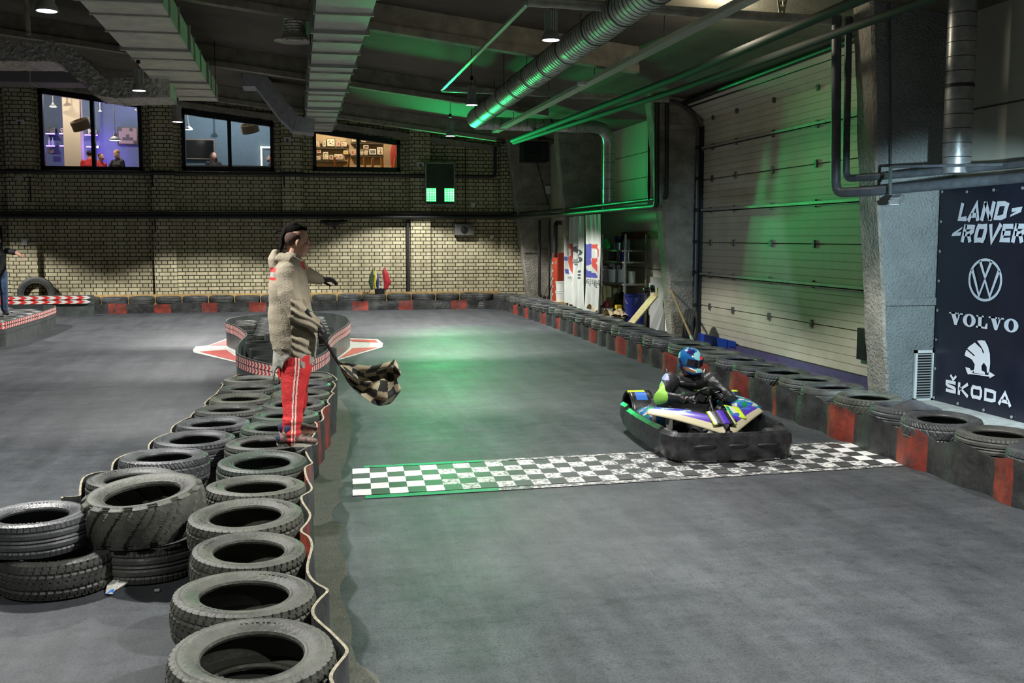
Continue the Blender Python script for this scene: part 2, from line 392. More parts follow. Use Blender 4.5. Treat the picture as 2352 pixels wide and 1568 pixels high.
# windows
m_frame = mat('window_frame_black', (.008,.009,.016), .35); m_glass = mat('window_glass', (1,1,1), .02, trans=1.)
m_glass.node_tree.nodes['Principled BSDF'].inputs['IOR'].default_value = 1.0
m_glass.node_tree.nodes['Principled BSDF'].inputs['Specular IOR Level'].default_value = .35
for i, (a, b, z0) in enumerate(WIN):
    fr = MB(); ta, tb = zwt(a), zwt(b); wd = .10; y0 = YB-.07; mid = (a+b)/2+.04; dp = .17
    P = lambda q: fr.prism(q, (0,y0,0), (1,0,0), (0,0,1), -dp)
    P([(a,z0),(b,z0),(b,z0+wd),(a,z0+wd)]); P([(a,ta-wd*1.5),(b,tb-wd*1.5),(b,tb),(a,ta)])
    P([(a,z0),(a+wd,z0),(a+wd,ta-.03),(a,ta)]); P([(b-wd,z0),(b,z0),(b,tb),(b-wd,tb)]); P([(mid-.05,z0+wd),(mid+.05,z0+wd),(mid+.05,zwt(mid)-.12),(mid-.05,zwt(mid)-.12)])
    P([(a-.02,z0-.03),(b+.02,z0-.03),(b+.02,z0+.0),(a-.02,z0+.0)])
    o = struct(fr.build('window_%d' % (i+1), m_frame, smooth=False))
    for k, (p, q) in enumerate(((a+wd, mid-.05), (mid+.05, b-wd))):
        g = MB(); g.quad((p, YB+.03, z0+wd), (q, YB+.03, z0+wd), (q, YB+.03, zwt(q)-.14), (p, YB+.03, zwt(p)-.14)); g.build('pane', m_glass, o, smooth=False)
# right wall: panels, door recess, plinth
XW = 7.9
rw = MB()
rw.quad((XW,-6,0), (XW,27.3,0), (XW,27.3,zc(XW)+.02), (XW,-6,zc(XW)+.02)); rw.quad((XW+.3,-6,0), (XW+.3,27.3,0), (XW+.3,27.3,zc(XW)), (XW+.3,-6,zc(XW)))
rw.box(7.4, XW, 27.25, YB, 0, zc(7.4)+.02)
struct(rw.build('wall_right', M_PANEL, smooth=False))
for i, z in enumerate((1.33, 3.42, 3.99)):   # panel joints
    j = MB(); j.box(XW-.012, XW, 20.1, 26.6, z, z+.014); struct(j.build('trim_%d' % (30+i), mat('joint_dark', (.05,.05,.045), .8)))
j = MB(); j.box(7.385, 7.4, 27.3, 30.4, 2.0, 2.014); struct(j.build('trim_33', MATS['joint_dark']))
j = MB(); j.box(XW-.012, XW, 3.9, 11.5, 3.55, 3.564); struct(j.build('trim_34', MATS['joint_dark']))
# left and near walls (never in view, close the hall)
l = MB(); l.quad((-16,-6,0), (-16,YB+.3,0), (-16,YB+.3,7.6), (-16,-6,7.6)); struct(l.build('wall_left', M_CEIL, smooth=False))
l = MB(); l.quad((-16,-6,0), (8.6,-6,0), (8.6,-6,7.6), (-16,-6,7.6)); struct(l.build('wall_front', M_CEIL, smooth=False))
# columns of the portal frames
def column(y0, y1, xs, xw, lab, ledges, m=M_CONC, mside=M_PLAST):
    t = thing('concrete_column', lab, 'column', ((xs[0][1]+xw)/2, (y0+y1)/2, 0), group='concrete columns along the right wall')
    c = MB(); n = 26
    def X(z):
        for (za, xa), (zb, xb) in zip(xs[:-1], xs[1:]):
            if z <= zb: return xa+(xb-xa)*(z-za)/(zb-za)
        return xs[-1][1]
    zt = xs[-1][0]; rows = []
    for k in range(n+1):
        z = zt*k/n; x = X(z); q = mnoise.noise(Vector((y0, z*2.1, 3)))*.02; q2 = mnoise.noise(Vector((y0+5, z*2.6, 1)))*.02
        rows.append([(x+q2, y1, z), (x+q, y0+.03+q2, z), (x+.03+q, y0, z), (xw, y0, z), (xw, y1, z)])
    for k in range(n):
        for j in range(4): c.quad(rows[k][j], rows[k][j+1], rows[k+1][j+1], rows[k+1][j], 0 if j < 2 else 1)
    c.poly(rows[-1], 0); c.poly(rows[0], 0)
    c.build('shaft', [m, mside], t, world=True, angle=50)
    for z in ledges:
        e = MB(); e.box(X(z)+.04, xw-.03, y0-.045, y0+.02, z, z+.09); e.build('ledge', mside, t, world=True)
    return t
XS = [(0, 7.11), (.26, 7.09), (2.66, 6.88), (4.85, 6.72)]
column(11.58, 12.0, XS[:3]+[(zc(6.72)-.0, 6.72)], XW-.004, 'rough concrete column on the right, between the roller gate and the dark banner', (1.22, 2.72))
XSb = [(0, 7.35), (.24, 7.33), (2.69, 7.06), (4.9, 6.8)]
column(19.7, 20.1, XSb, XW-.004, 'rough concrete column beyond the roller gate, a wooden pole leaning on it', (1.18, 2.72, 4.15), mside=M_CONC)
column(26.8, 27.2, [(0,7.2), (.3,7.16), (2.6, 6.93), (zc(6.75),6.7)], XW-.004, 'concrete column behind the red locker and the hanging sheets', (2.6,), mside=M_CONC)
column(30.3, 30.7, [(0,6.78), (.3,6.72), (2.7,6.40), (zc(6.1),6.1)], 7.396, 'slanting concrete column in the far corner beside the brick wall', (1.6, 2.9), mside=M_CONC)
# ================================================================ ROLLER GATE
M_JNT = MATS['joint_dark']
gt = thing('roller_gate', 'large pale sectional overhead gate with horizontal ribs, closed, beside the rough column', 'gate', (7.85, 15.9, 0))
GY0, GY1 = 12.15, 19.52
zs = [.10, .72, 1.33, 1.95, 2.57, 3.17, 3.77, 4.33]
for i, (a, b) in enumerate(zip(zs[:-1], zs[1:])):
    p = MB(); n = 5
    for k in range(n):
        z0 = a+.008+(b-a-.016)*k/n; z1 = a+.008+(b-a-.016)*(k+1)/n-.008
        p.box(7.825, 7.87, GY0, GY1, z0, z1-.006)
        p.box(7.838, 7.868, GY0, GY1, z1-.006, z1+.008)
    o = p.build('gate_section', M_GATE, gt, world=True, smooth=False)
    for y in (13.4, 14.9, 16.4, 17.9, 19.0):
        h = MB(); h.box(7.795, 7.827, y-.035, y+.035, b-.06, b+.06)
        h.tube((7.80,y-.05,b), (7.80,y+.05,b), .012, n=6)
        h.build('hinge', mat('hinge_steel', (.16,.16,.15), .5, .8), o, world=True)
    if i in (1, 3, 5):
        q = MB(); q.box(7.775, 7.825, GY0+.1, GY1-.05, b-.035, b-.012); q.box(7.775, 7.79, GY0+.1, GY1-.05, b-.03, b+.03); q.build('stiffener_bar', steel_dull, gt, world=True)
p = MB(); M = Matrix.Translation((7.85, 0, 4.34)) @ Matrix.Rotation(R(-50), 4, 'Y')
for k in range(4): p.box(-.02, .02, GY0, GY1, .0+k*.13, .122+k*.13, 0, M)
p.build('gate_section', M_GATE, gt, world=True, smooth=False)
p = MB(); p.box(7.80, 7.86, GY0, GY1, .085, .105); p.build('bottom_seal', black_plastic, gt, world=True)
for y in (GY0-.02, GY1+.03):
    # curved rail: vertical, bend, then far out under the ceiling
    pts = [(7.74, y, .1), (7.74, y, 3.9)]
    for k in range(1, 9):
        a = R(90*k/8); pts.append((7.74-.62*(1-math.cos(a)), y-.0*k, 4.08+.60*math.sin(a)))
    pts += [(2.62, y-.55 if y > 18 else y-.25, 4.69)]
    q = MB(); q.sweep(pts[:-1], .022, .042, side=(0,1,0), n=6, caps=True); q.build('guide_rail', mat('dark_rail', (.07,.075,.08), .45, .3), gt, world=True)
    q = MB(); q.sweep(pts[-2:], .024, .042, side=(0,1,0), n=6, caps=True); q.sweep([(a+.0, b, c+.05) for a, b, c in pts[-2:]], .022, n=6); q.build('overhead_rail', steel_dull, gt, world=True)
    q = MB()
    for z in (.7, 1.35, 1.95, 2.57, 3.18, 3.78): q.box(7.70, 7.86, y-.03, y+.05, z-.02, z+.05)
    q.box(7.77, 7.88, y-.09, y+.09, .05, 4.2); q.build('rail_bracket', black_metal, gt, world=True)
q = MB(); q.bar((2.62, GY1-.52, 4.69), (2.62, GY0-.27, 4.69), .05, .04); q.build('cross_rail', steel_dull, gt, world=True)
q = MB(); q.tube((7.42, GY0, 4.72), (7.42, GY1, 4.64), .05); q.tube((7.55, GY0, 4.60), (7.55, GY1, 4.58), .025); q.build('spring_shaft', black_metal, gt, world=True)
for px, py, z in ((1402,0,0), (1795,62,0)):
    g = GY(px, py, GY0-.1) if px > 1500 else GZ(1402, 40, 4.74)
    q = MB()
    for s in (-.05, .05): 
        for k in range(9): q.box(g.x+s*(k/8+.15)-.012, g.x+s*(k/8+.15)+.012, g.y-.01, g.y+.01, 4.70+k*.045*1.6, 4.70+k*.045*1.6+.05)
        q.bar((g.x+s*.2, g.y, 4.68), (g.x+s*1.2, g.y, zc(g.x)), .028, .004, up=(0,1,0))
    q.build('hanger_bracket', mat('perforated_strap', (.5,.47,.36), .5, .5), gt, world=True)
q = MB(); g = GX(1986, 822, 7.8); q.box(7.74, 7.83, g.y-.1, g.y+.12, .34, .78); q.build('gate_lock_box', black_plastic, gt, world=True)
pur = mat('purple_sheet', (.085,.07,.17), .6, vary=.2); blu = mat('blue_sheet', (.01,.05,.36), .5)
q = MB(); q.box(7.78, 7.89, 12.1, 19.5, 0, .095); tag(q.build('threshold_sheet', pur, smooth=False), 'purple sheeting along the bottom edge of the roller gate', 'sheet')
q = MB(); q.box(7.745, 7.775, 18.0, 19.4, 0, .17); q.box(7.75, 7.775, 17.65, 17.95, .06, .17); tag(q.build('tarpaulin', blu, smooth=False), 'bright blue tarpaulin scrap at the far bottom corner of the roller gate', 'tarpaulin')
q = MB(); q.box(7.3, 7.78, 12.1, 18.0, .001, .006); struct(q.build('floor_strip', pur, smooth=False))

# ================================================================ LIGHTING PLANT
def spiral_duct(name, lab, pts, r, turns, mt=steel, cat='air duct', cap=True):
    t = thing(name, lab, cat, pts[0] if pts[0][2] < 3 else tuple(pts[0]))
    d = MB(); d.sweep(pts, r, n=28, caps=cap)
    P = [Vector(p) for p in pts]; q = d; L = sum((b-a).length for a, b in zip(P[:-1], P[1:])); step = turns; s = 0
    for a, b in zip(P[:-1], P[1:]):
        l = (b-a).length
        if l < r*1.2: continue
        k = int(l/step); d_ = (b-a).normalized()
        for i in range(1, k): c = a+d_*(i*step); q.sweep([c-d_*.004, c+d_*.004], r*1.018, n=28, caps=True, m=1) if i % 9 else q.sweep([c-d_*.02, c+d_*.02], r*1.04, n=28, m=1)
    q.build('tube', [mt, mat('duct_seam', (.08,.08,.08), .5, .7)], t, world=True, angle=60); return t
def hanger(mb, x, y, z, m=0, r=.006): mb.tube((x, y, z), (x, y, zc(x)), r, n=5, m=m)
sd = spiral_duct('spiral_duct', 'long round spiral duct running under the ceiling, lit green', [(3.82, 22.4, 4.58), (3.72, 14, 4.62), (3.66, 5.0, 4.66)], .2, .13)
q = MB(); q.lathe([(0.001,.03),(.12,.025),(.2,0)], (3.82,22.4,4.58), Matrix.Rotation(R(-90),4,'X') , 24); q.build('end_cap', steel, sd, world=True)
for y in (21, 18, 14.5, 11.8, 9): 
    for s in (-.2, .2): q = MB(); hanger(q, 3.76+s, y, 4.6); q.build('hanger_wire', black_metal, sd, world=True)
# crossing round duct and vertical drop in the second bay
spiral_duct('drop_duct', 'thin vertical spiral duct with an elbow, above the hanging sheets', [(4.0, 23.6, 4.62), (6.9, 23.9, 4.62), (7.1, 23.95, 4.58), (7.25, 24.0, 4.42), (7.28, 24.0, 4.2), (7.28, 24.0, 2.72)], .145, .2)
spiral_duct('drop_duct', 'wide vertical steel spiral duct above the dark banner on the right', [(7.42, 10.83, 5.2), (7.42, 10.83, 2.78)], .155, .16)
# flat ducts
def flat_duct(lab, x0, x1, y0, y1, z0, z1, step, mt, flange=.03, tops=True):
    t = thing('rectangular_duct', lab, 'air duct', ((x0+x1)/2, (y0+y1)/2, z0), group='rectangular ducts under the ceiling')
    d = MB(); d.box(x0, x1, y0, y1, z0, z1); d.build('casing', mt, t, world=True, smooth=False)
    k = 0; y = y0+.2
    while y < y1:
        q = MB(); e = flange*(1 if k % 3 else 1.7); w = .02 if k % 3 else .035
        q.box(x0-e, x1+e, y-w, y+w, z0-e, z1+e); q.build('flange', steel_dull if k % 3 else M_STR, t, world=True, smooth=False); y += step*(.8+.4*((k*7) % 3)/2); k += 1
    for yy in (y0+1.2, (y0+y1)/2, y1-1.0): 
        for xx in (x0-.03, x1+.03): q = MB(); hanger(q, xx, yy, z0); q.build('hanger_rod', black_metal, t, world=True)
    return t
M_STR = mat('duct_strut', (.42,.41,.40), .5, .3)
flat_duct('wide flat foil-seamed duct at upper left above the viewing windows', -2.42, -1.50, 3.0, 22.4, 4.80, 5.12, 1.1, mat('duct_sheet_warm', (.62,.59,.50), .5, .2, vary=.25, vscale=3, bump=.08, bscale=12), .022)
flat_duct('narrower flat duct in the middle with green light on its underside', .29, .98, 3.0, 28.4, 4.82, 5.12, .95, mat('duct_sheet_grey', (.50,.52,.48), .5, .2, vary=.2, vscale=3, bump=.06, bscale=12), .03)
# inclined foil wrapped duct at left + bends
def boxduct(lab, pts, w, h, mt, side=(0,1,0), parts=True):
    t = thing('elbow_duct', lab, 'air duct', pts[0]); P = [Vector(p) for p in pts]; S = Vector(side)
    def ring(k, e=0):
        tt = (P[min(k+1, len(P)-1)]-P[max(k-1, 0)]); tt.normalize(); n = tt.cross(S).normalized(); hh = h/2+e; ww = w/2+e
        return [P[k]+S*ww+n*hh, P[k]-S*ww+n*hh, P[k]-S*ww-n*hh, P[k]+S*ww-n*hh]
    d = MB()
    for k in range(len(P)-1):
        A = ring(k); B = ring(k+1)
        for j in range(4): j2 = (j+1) % 4; d.quad(A[j], A[j2], B[j2], B[j])
    d.poly(ring(0)); d.poly(ring(len(P)-1)); d.build('casing', mt, t, world=True, smooth=False)
    for k in range(1, len(P)-1):
        q = MB(); A = ring(k, .012); tt = (P[k+1]-P[k-1]).normalized()*.02
        for j in range(4): j2 = (j+1) % 4; q.quad(A[j]-tt, A[j2]-tt, A[j2]+tt, A[j]+tt)
        q.build('joint_band', steel_dull, t, world=True, smooth=False)
    return t
yy = 20.0
p0, p1, p2, p3, p4, p5 = (GY(x, y, yy) for x, y in ((-60,128), (138,130), (165,138), (243,210), (275,212), (398,210)))
boxduct('silver foil-wrapped duct stepping down in front of the leftmost viewing window', [tuple(p) for p in (p0, p1, p2, p3, p4, p5)], 1.1, .34, foil)
yy = 25.5
boxduct('bare grey sheet duct bending down to the middle duct', [tuple(GY(x, y, yy)) for x, y in ((560,185), (600,190), (655,262), (680,288), (722,292))], .8, .36, mat('duct_bare', (.42,.41,.46), .4, .4, vary=.2))
yy = 27.0
boxduct('dark flat duct high over the leftmost window', [tuple(GY(x, y, yy)) for x, y in ((-80,176), (80,180), (215,182))], .9, .3, mat('duct_dark', (.22,.20,.22), .5, .2))
# round ceiling diffuser
g = GZ(677, 90, 4.98); t = thing('ceiling_diffuser', 'round white air diffuser on a flexible silver sleeve, left of the middle duct', 'air vent', (g.x, g.y, 4.95))
q = MB(); q.lathe([(.30,0),(.29,.02),(.2,.05),(.17,.1)], n=32); q.lathe([(.22,.005),(.2,.03),(.14,.045)], n=32); q.lathe([(.14,.005),(.12,.03),(.06,.045)], n=32); q.lathe([(.001,.01),(.06,.012),(.05,.03)], n=24); q.build('diffuser_plate', mat('diffuser_paint', (.6,.57,.48), .6), t)
q = MB(); q.lathe([(.17,.05+.02*k) if k % 2 else (.16,.05+.02*k) for k in range(30)], n=24); q.build('flexible_sleeve', foil, t)
# hanging flood lamps
lamp_white = mat('lamp_lens', (1,1,1), .5, emit=(.92,.95,1.), estr=22.)
def lamp(x, y, z, lab, big=1.):
    t = thing('pendant_lamp', lab, 'ceiling lamp', (x, y, z), group='pendant lamps under the ceiling')
    q = MB(); q.lathe([(.0,.012),(.095,.012),(.1,0),(.112,.0),(.112,.02),(.098,.05),(.075,.095),(.07,.10),(0,.10)], n=24); q.build('reflector', mat('lamp_reflector', (.32,.32,.32), .5, .2), t)
    q = MB()
    for k in range(18):
        a = 2*PI*k/18; M = Matrix.Rotation(a, 4, 'Z'); q.box(.035, .078, -.004, .004, .10, .33, 0, M)
    q.lathe([(.05,.1),(.05,.33),(0,.335)], n=16); q.build('heat_sink', mat('lamp_fins', (.5,.5,.5), .45, .3), t)
    q = MB(); q.lathe([(0,.006),(.097,.006)], n=24); q.build('lens', lamp_white, t)
    q = MB(); q.tube((0,0,.33), (0,0,zc(x)-z), .006, n=6); q.tube((0,0,.42), (0,0,.50), .03, n=8); q.build('cord', black_metal, t)
    return t
LZ = 4.33
LAMPS = [(-2.43,11.6,'nearest lamp, cut by the top left corner of the view'), (-2.36,17.5,'pendant lamp in front of the foil duct, right of the leftmost window'), (-2.26,22.0,'pendant lamp left of the second window'),
         (2.95,12.1,'pendant lamp beside the near part of the green-lit round duct'), (3.03,18.2,'pendant lamp left of the far end of the round duct'), (3.47,23.8,'small far pendant lamp above the green signal board')]
for x, y, l in LAMPS: lamp(x, y, LZ, l)
def spot(x, y, z, P, col=(1,.98,.94), ang=118, blend=.18, rot=(0,0,0), r=.09):
    L = D.lights.new('lamp_light', 'SPOT'); L.energy = P; L.color = col; L.spot_size = R(ang); L.spot_blend = blend; L.shadow_soft_size = r
    o = D.objects.new('lamp_light', L); o.location = (x, y, z); o.rotation_euler = rot; COL.objects.link(o); return o
for x, y, l in LAMPS: spot(x, y, LZ-.02, (450 if (x < 0 and y < 12) else 1100) if y < 23 else 1900)
spot(-2.3, 26.6, LZ-.02, 1500); spot(3.3, 28.0, LZ, 1150); spot(-8.6, 27.0, LZ, 1300)
for x, y, P in ((-2.5,8.3,1500), (2.9,5.6,1250), (-8.6,21.5,1000), (-8.6,15,1000), (-8.6,8,800), (6.0,2.5,1300), (-2.5,2.4,500), (2.9,-.5,800)): spot(x, y, LZ, P)
L = D.lights.new('high_lamp', 'POINT'); L.energy = 45; L.color = (1,.9,.68); L.shadow_soft_size = .08; o = D.objects.new('high_lamp', L); o.location = (5.3, 12.75, 4.72); COL.objects.link(o)
# ================================================================ PIPES, TRAYS, RAILS
def pipe(name, lab, runs, mt, cat='pipe', part='pipe_run'):
    if len(runs) == 1:
        pts, r = runs[0]; q = MB(); q.sweep(rounded(pts, r*2.4), r, n=12); o = q.build(name, mt, origin=pts[0]); return tag(o, lab, cat)
    t = thing(name, lab, cat, runs[0][0][0])
    for pts, r in runs: q = MB(); q.sweep(rounded(pts, r*2.4), r, n=12); q.build(part, mt, t, world=True)
    return t
def rounded(pts, rad, n=5):
    P = [Vector(p) for p in pts]; out = [P[0]]
    for k in range(1, len(P)-1):
        a = (P[k-1]-P[k]); b = (P[k+1]-P[k]); d = min(rad, a.length/2, b.length/2); a.normalize(); b.normalize()
        if abs(a.dot(b)) > .995: out.append(P[k]); continue
        for i in range(n+1):
            t = i/n; out.append((P[k]+a*d)*(1-t)**2+P[k]*2*t*(1-t)+(P[k]+b*d)*t**2)
    out.append(P[-1]); return out
pipe('heating_pipe', 'pair of thick pipes down the near column and along the wall over the dark banner', [([(6.55,12.08,4.75),(6.58,12.03,2.60),(6.75,11.45,2.60),(7.52,10.2,2.68),(7.52,4.0,2.72)], .06), ([(6.72,12.09,4.75),(6.74,12.08,2.78),(6.9,11.5,2.78),(7.68,10.4,2.84),(7.68,4.0,2.86)], .045)], pipe_blue)
pipe('heating_pipe', 'pair of dark pipes down the second column and over the hanging sheets to the corner', [([(6.90,19.63,4.72),(6.93,19.63,2.66),(6.95,20.3,2.66),(6.85,26.5,2.64),(6.35,30.2,2.64),(6.1,30.66,2.64),(-15,30.66,2.60)], .055), ([(7.1,19.6,4.72),(7.12,19.6,2.82),(7.12,20.3,2.82),(6.98,26.6,2.78),(6.5,30.3,2.76),(6.2,30.69,2.74),(-15,30.69,2.70)], .04)], pipe_grey)
pipe('heating_pipe', 'dark pipe along the brick wall just under the windows', [([(5.8,30.68,4.7),(5.8,30.68,3.84),(-15,30.68,3.82)], .05)], pipe_grey)
pipe('heating_pipe', 'two dark pipes running under the ceiling on the right towards the far corner', [([(5.35,26,4.46),(5.62,15,4.42),(5.55,6.0,4.42)], .055), ([(5.6,27,4.50),(6.0,16,4.38),(6.1,12.6,4.38),(6.2,6,4.38)], .05)], mat('matt_dark_pipe', (.02,.022,.022), .75))
pipe('drain_pipe', 'dark vertical pipe up the brick wall right of the third window', [([(3.22,30.85,.0),(3.22,30.85,2.55)], .05)], pipe_grey)
pipe('conduit', 'thin conduit from the ceiling past the signal board', [([(4.95,30.93,4.85),(4.95,30.93,2.3)], .014)], black_metal)
pipe('drain_pipe', 'pair of dark pipes at the far column beside the red locker', [([(6.9,29.6,2.55),(6.9,29.6,.35),(7.2,29.5,.3)], .045), ([(7.05,29.0,2.55),(7.05,29.0,.3)], .025)], pipe_grey)
pipe('drain_pipe', 'black bent pipe behind the left edge of the hanging sheets', [([(7.3,28.4,2.45),(6.95,27.9,2.45),(6.95,27.9,1.5)], .06)], pipe_grey)
pipe('cable', 'grey cable down the near face of the rough column by the banner', [([(6.93,11.54,4.8),(6.98,11.52,3.6),(7.03,11.53,2.75)], .014)], pipe_blue)
pipe('cable', 'vertical conduit on the pale wall right of the shelf', [([(7.82,21.3,4.2),(7.82,21.3,2.45),(7.82,21.35,2.3),(7.82,21.6,2.25),(7.82,21.6,2.0),(7.82,21.3,1.9),(7.82,21.25,1.0)], .02)], pipe_grey)
pipe('cable', 'black cable loop hanging on the second column', [([(7.0,20.35,4.5),(7.0,20.35,3.0),(7.03,20.4,2.8),(7.06,20.45,3.1),(7.03,20.45,3.8)], .02)], black_metal)
for i, (x, ya, yb) in enumerate([(-7.05,3.5,3.0),(-3.88,3.7,3.45),(-3.84,2.5,2.2),(-.3,3.7,3.5)]): pipe('pipe_bracket', ['short black bracket by the first brick pier', 'short black bracket on the second pier under the upper pipe', 'short black bracket on the second pier under the lower pipe', 'short black bracket on the third brick pier'][i], [([(x,30.73,ya+.2),(x,30.73,yb)], .018)], black_metal, 'bracket')
# cable tray
t = thing('cable_tray', 'perforated metal cable tray under the ceiling between the round duct and the right wall', 'cable tray', (4.6, 17, 4.5))
q = MB(); xa, xb = 4.56, 4.74
q.bar((4.64,24.5,4.50), (4.70,5,4.50), .16, .004); q.bar((4.56,24.5,4.53), (4.62,5,4.53), .004, .06); q.bar((4.72,24.5,4.53), (4.78,5,4.53), .004, .06); q.build('tray', steel_dull, t, world=True)
q = MB()
for k in range(5): q.sweep([(4.6+.03*k, 24.4, 4.52), (4.64+.03*k, 14, 4.515), (4.66+.03*k, 5.2, 4.52)], .01, n=5)
q.build('cable', black_metal, t, world=True)
for y in (22.5, 19.3, 16.2, 13, 10): q = MB(); hanger(q, 4.66, y, 4.5); q.build('hanger_rod', black_metal, t, world=True)
g = GZ(1337, 196, 4.44); q = MB(); q.lathe([(0,0),(.06,0),(.075,.02),(.075,.05),(0,.055)], n=20); tag(q.build('smoke_detector', white_plastic, origin=(0,0,0), loc=(g.x, g.y, 4.44)), 'round pale smoke detector under the cable tray', 'detector')
# ================================================================ SIGNAL BOARD
g = thing('signal_board', 'tall black signal board on the brick wall with two lit green lamp blocks', 'signal light', (4.155, 30.62, 3.0))
q = MB(); q.box(-.42,.42,0,.10,.0,1.2); q.box(.1,.2,.1,.36,.3,.4); q.box(.1,.2,.1,.36,.9,1.0); q.build('casing', black_plastic, g)
q = MB(); 
for a in ((-.44,.44,-.02,.015),(-.44,.44,1.185,1.22)): q.box(a[0],a[1],-.02,.09,a[2],a[3])
for a in ((-.44,-.405),(.405,.44)): q.box(a[0],a[1],-.02,.09,0,1.2)
q.build('frame', mat('board_frame', (.3,.33,.3), .5, .5), g)
led = mat('green_led', (0,0,0), .5, emit=(.13,1.,.2), estr=9.); ledoff = mat('led_off', (.01,.012,.012), .3)
for sx in (-.27, .27):
    q = MB()
    for i in range(6):
        for j in range(8): q.ell((sx-.12+.048*i, -.01, .12+.047*j), .017, .008, .017, n=8, k=4)
    q.build('green_lamps', led, g); q = MB(); q.box(sx-.15,sx+.15,-.006,.0,.09,.48); q.build('lamp_plate', mat('green_glow_plate', (0,.2,.05), .5, emit=(.0,1.,.16), estr=.9), g)  # plate emits green itself, standing in for the bloom around the lamps
    q = MB()
    for i in range(6):
        for j in range(8): q.ell((sx-.12+.048*i, -.004, .66+.047*j), .015, .006, .015, n=6, k=4)
    q.build('unlit_lamps', ledoff, g)
for sx in (-.27, .27):
    L = D.lights.new('signal_light', 'AREA'); L.shape = 'RECTANGLE'; L.size = .3; L.size_y = .38; L.energy = 44; L.color = (.02,1.,.24); L.spread = R(68)
    o = D.objects.new('signal_light', L); o.location = (4.155+sx, 30.57, 3.29); o.rotation_euler = (R(-96), 0, 0); COL.objects.link(o)
# ================================================================ SMALL WALL FITTINGS
q = MB(); q.lathe([(0,0),(.10,0),(.11,.02),(.10,.05),(.04,.07),(0,.07)], M=Matrix.Rotation(R(90),4,'X'), n=24); tag(q.build('fire_bell', mat('pale_grey', (.4,.39,.36), .5), loc=(-7.33,30.75,3.66)), 'round pale fire bell on the leftmost brick pier', 'bell')
def camera_thing(x, z, lab):
    t = thing('security_camera', lab, 'camera', (x, 30.70, z)); q = MB(); q.box(-.1,.1,-.02,.05,-.06,.06); q.build('mount', white_plastic, t); q = MB(); q.tube((0,-.02,-.02),(0,-.12,-.05),.035,n=12); q.build('camera_body', black_plastic, t)
g = GY(49, 281, 30.85); camera_thing(g.x, g.z, 'small camera on the leftmost brick pier, upper part')
g = GY(660, 321, 30.85); camera_thing(g.x, g.z, 'small camera on the brick pier between the second and third windows')
g = GY(964, 378, 30.85); camera_thing(g.x, g.z, 'small camera at the upper left corner of the signal board')
g = GY(1130, 543, 30.95); q = MB(); q.lathe([(0,0),(.06,0),(.055,.05),(.03,.06),(0,.06)], M=Matrix.Rotation(R(90),4,'X'), n=18); tag(q.build('dome_camera', white_plastic, loc=(g.x,30.98,g.z)), 'round white dome camera on bright bricks right of the wall speaker', 'camera')
t = thing('wall_speaker', 'grey box speaker under the pipe, right of the signal board', 'speaker', (4.88,30.75,2.27)); q = MB(); q.box(-.28,.28,0,.2,-.15,.17); q.build('cabinet', mat('grey_box', (.12,.12,.11), .5), t); q = MB(); q.lathe([(0,.02),(.09,0),(.1,.02)], (0,-.01,0), Matrix.Rotation(R(90),4,'X'), 20); q.build('cone', black_plastic, t)
q = MB(); q.box(-.06,.06,0,.05,-.07,.07); tag(q.build('junction_box', white_plastic, loc=(5.18,30.94,3.0)), 'small pale junction box right of the signal board', 'junction box')
q = MB(); q.box(-.07,.07,0,.05,-.09,.09); tag(q.build('junction_box', white_plastic, loc=(-7.26,30.70,1.93)), 'small white junction box low on the leftmost brick pier', 'junction box')
q = MB(); q.box(-.08,.08,0,.04,-.12,.12); g = GY(1254, 436, 30.2); tag(q.build('junction_box', white_plastic, loc=(7.3,30.24,g.z)), 'white switch box high on the slanting far column', 'junction box')
# black louvred heater
t = thing('unit_heater', 'black louvred heater box hung high near the far right corner', 'heater', (6.6, 29.0, 4.25)); q = MB(); q.box(-.36,.36,-.3,.3,-.1,.45); q.build('casing', black_metal, t); q = MB()
for k in range(9): q.box(-.34,.1,-.32,-.3,-.06+k*.055,-.03+k*.055)
q.box(.12,.34,-.33,-.3,-.05,.4); q.build('louvre', pipe_grey, t); q = MB(); q.bar((.2,.2,.4),(.2,.2,.6),.03,.03); q.bar((.1,.2,0),(.45,.1,-1.3),.03,.03); q.build('support_bracket', black_metal, t)
# ventilation grille
gp = [GY(x, y, 11.57) for x, y in ((2100,812),(2133,920))]
t = thing('ventilation_grille', 'tall white-framed grille low on the sprayed column side, left of the banner', 'grille', (7.58,11.55,.03)); q = MB()
for a in ((-.13,.13,0,.035),(-.13,.13,.6,.635)): q.box(a[0],a[1],-.02,.02,a[2],a[3])
for a in (-.13,.10): q.box(a,a+.03,-.02,.02,0,.635)
q.build('frame', white_paint, t); q = MB()
for k in range(17): q.box(-.1,.1,-.012,-.004,.045+k*.033,.058+k*.033)
q.build('slats', mat('grey_slat', (.35,.35,.33), .5), t); q = MB(); q.box(-.1,.1,0,.02,.03,.61); q.build('back_plate', black_metal, t)
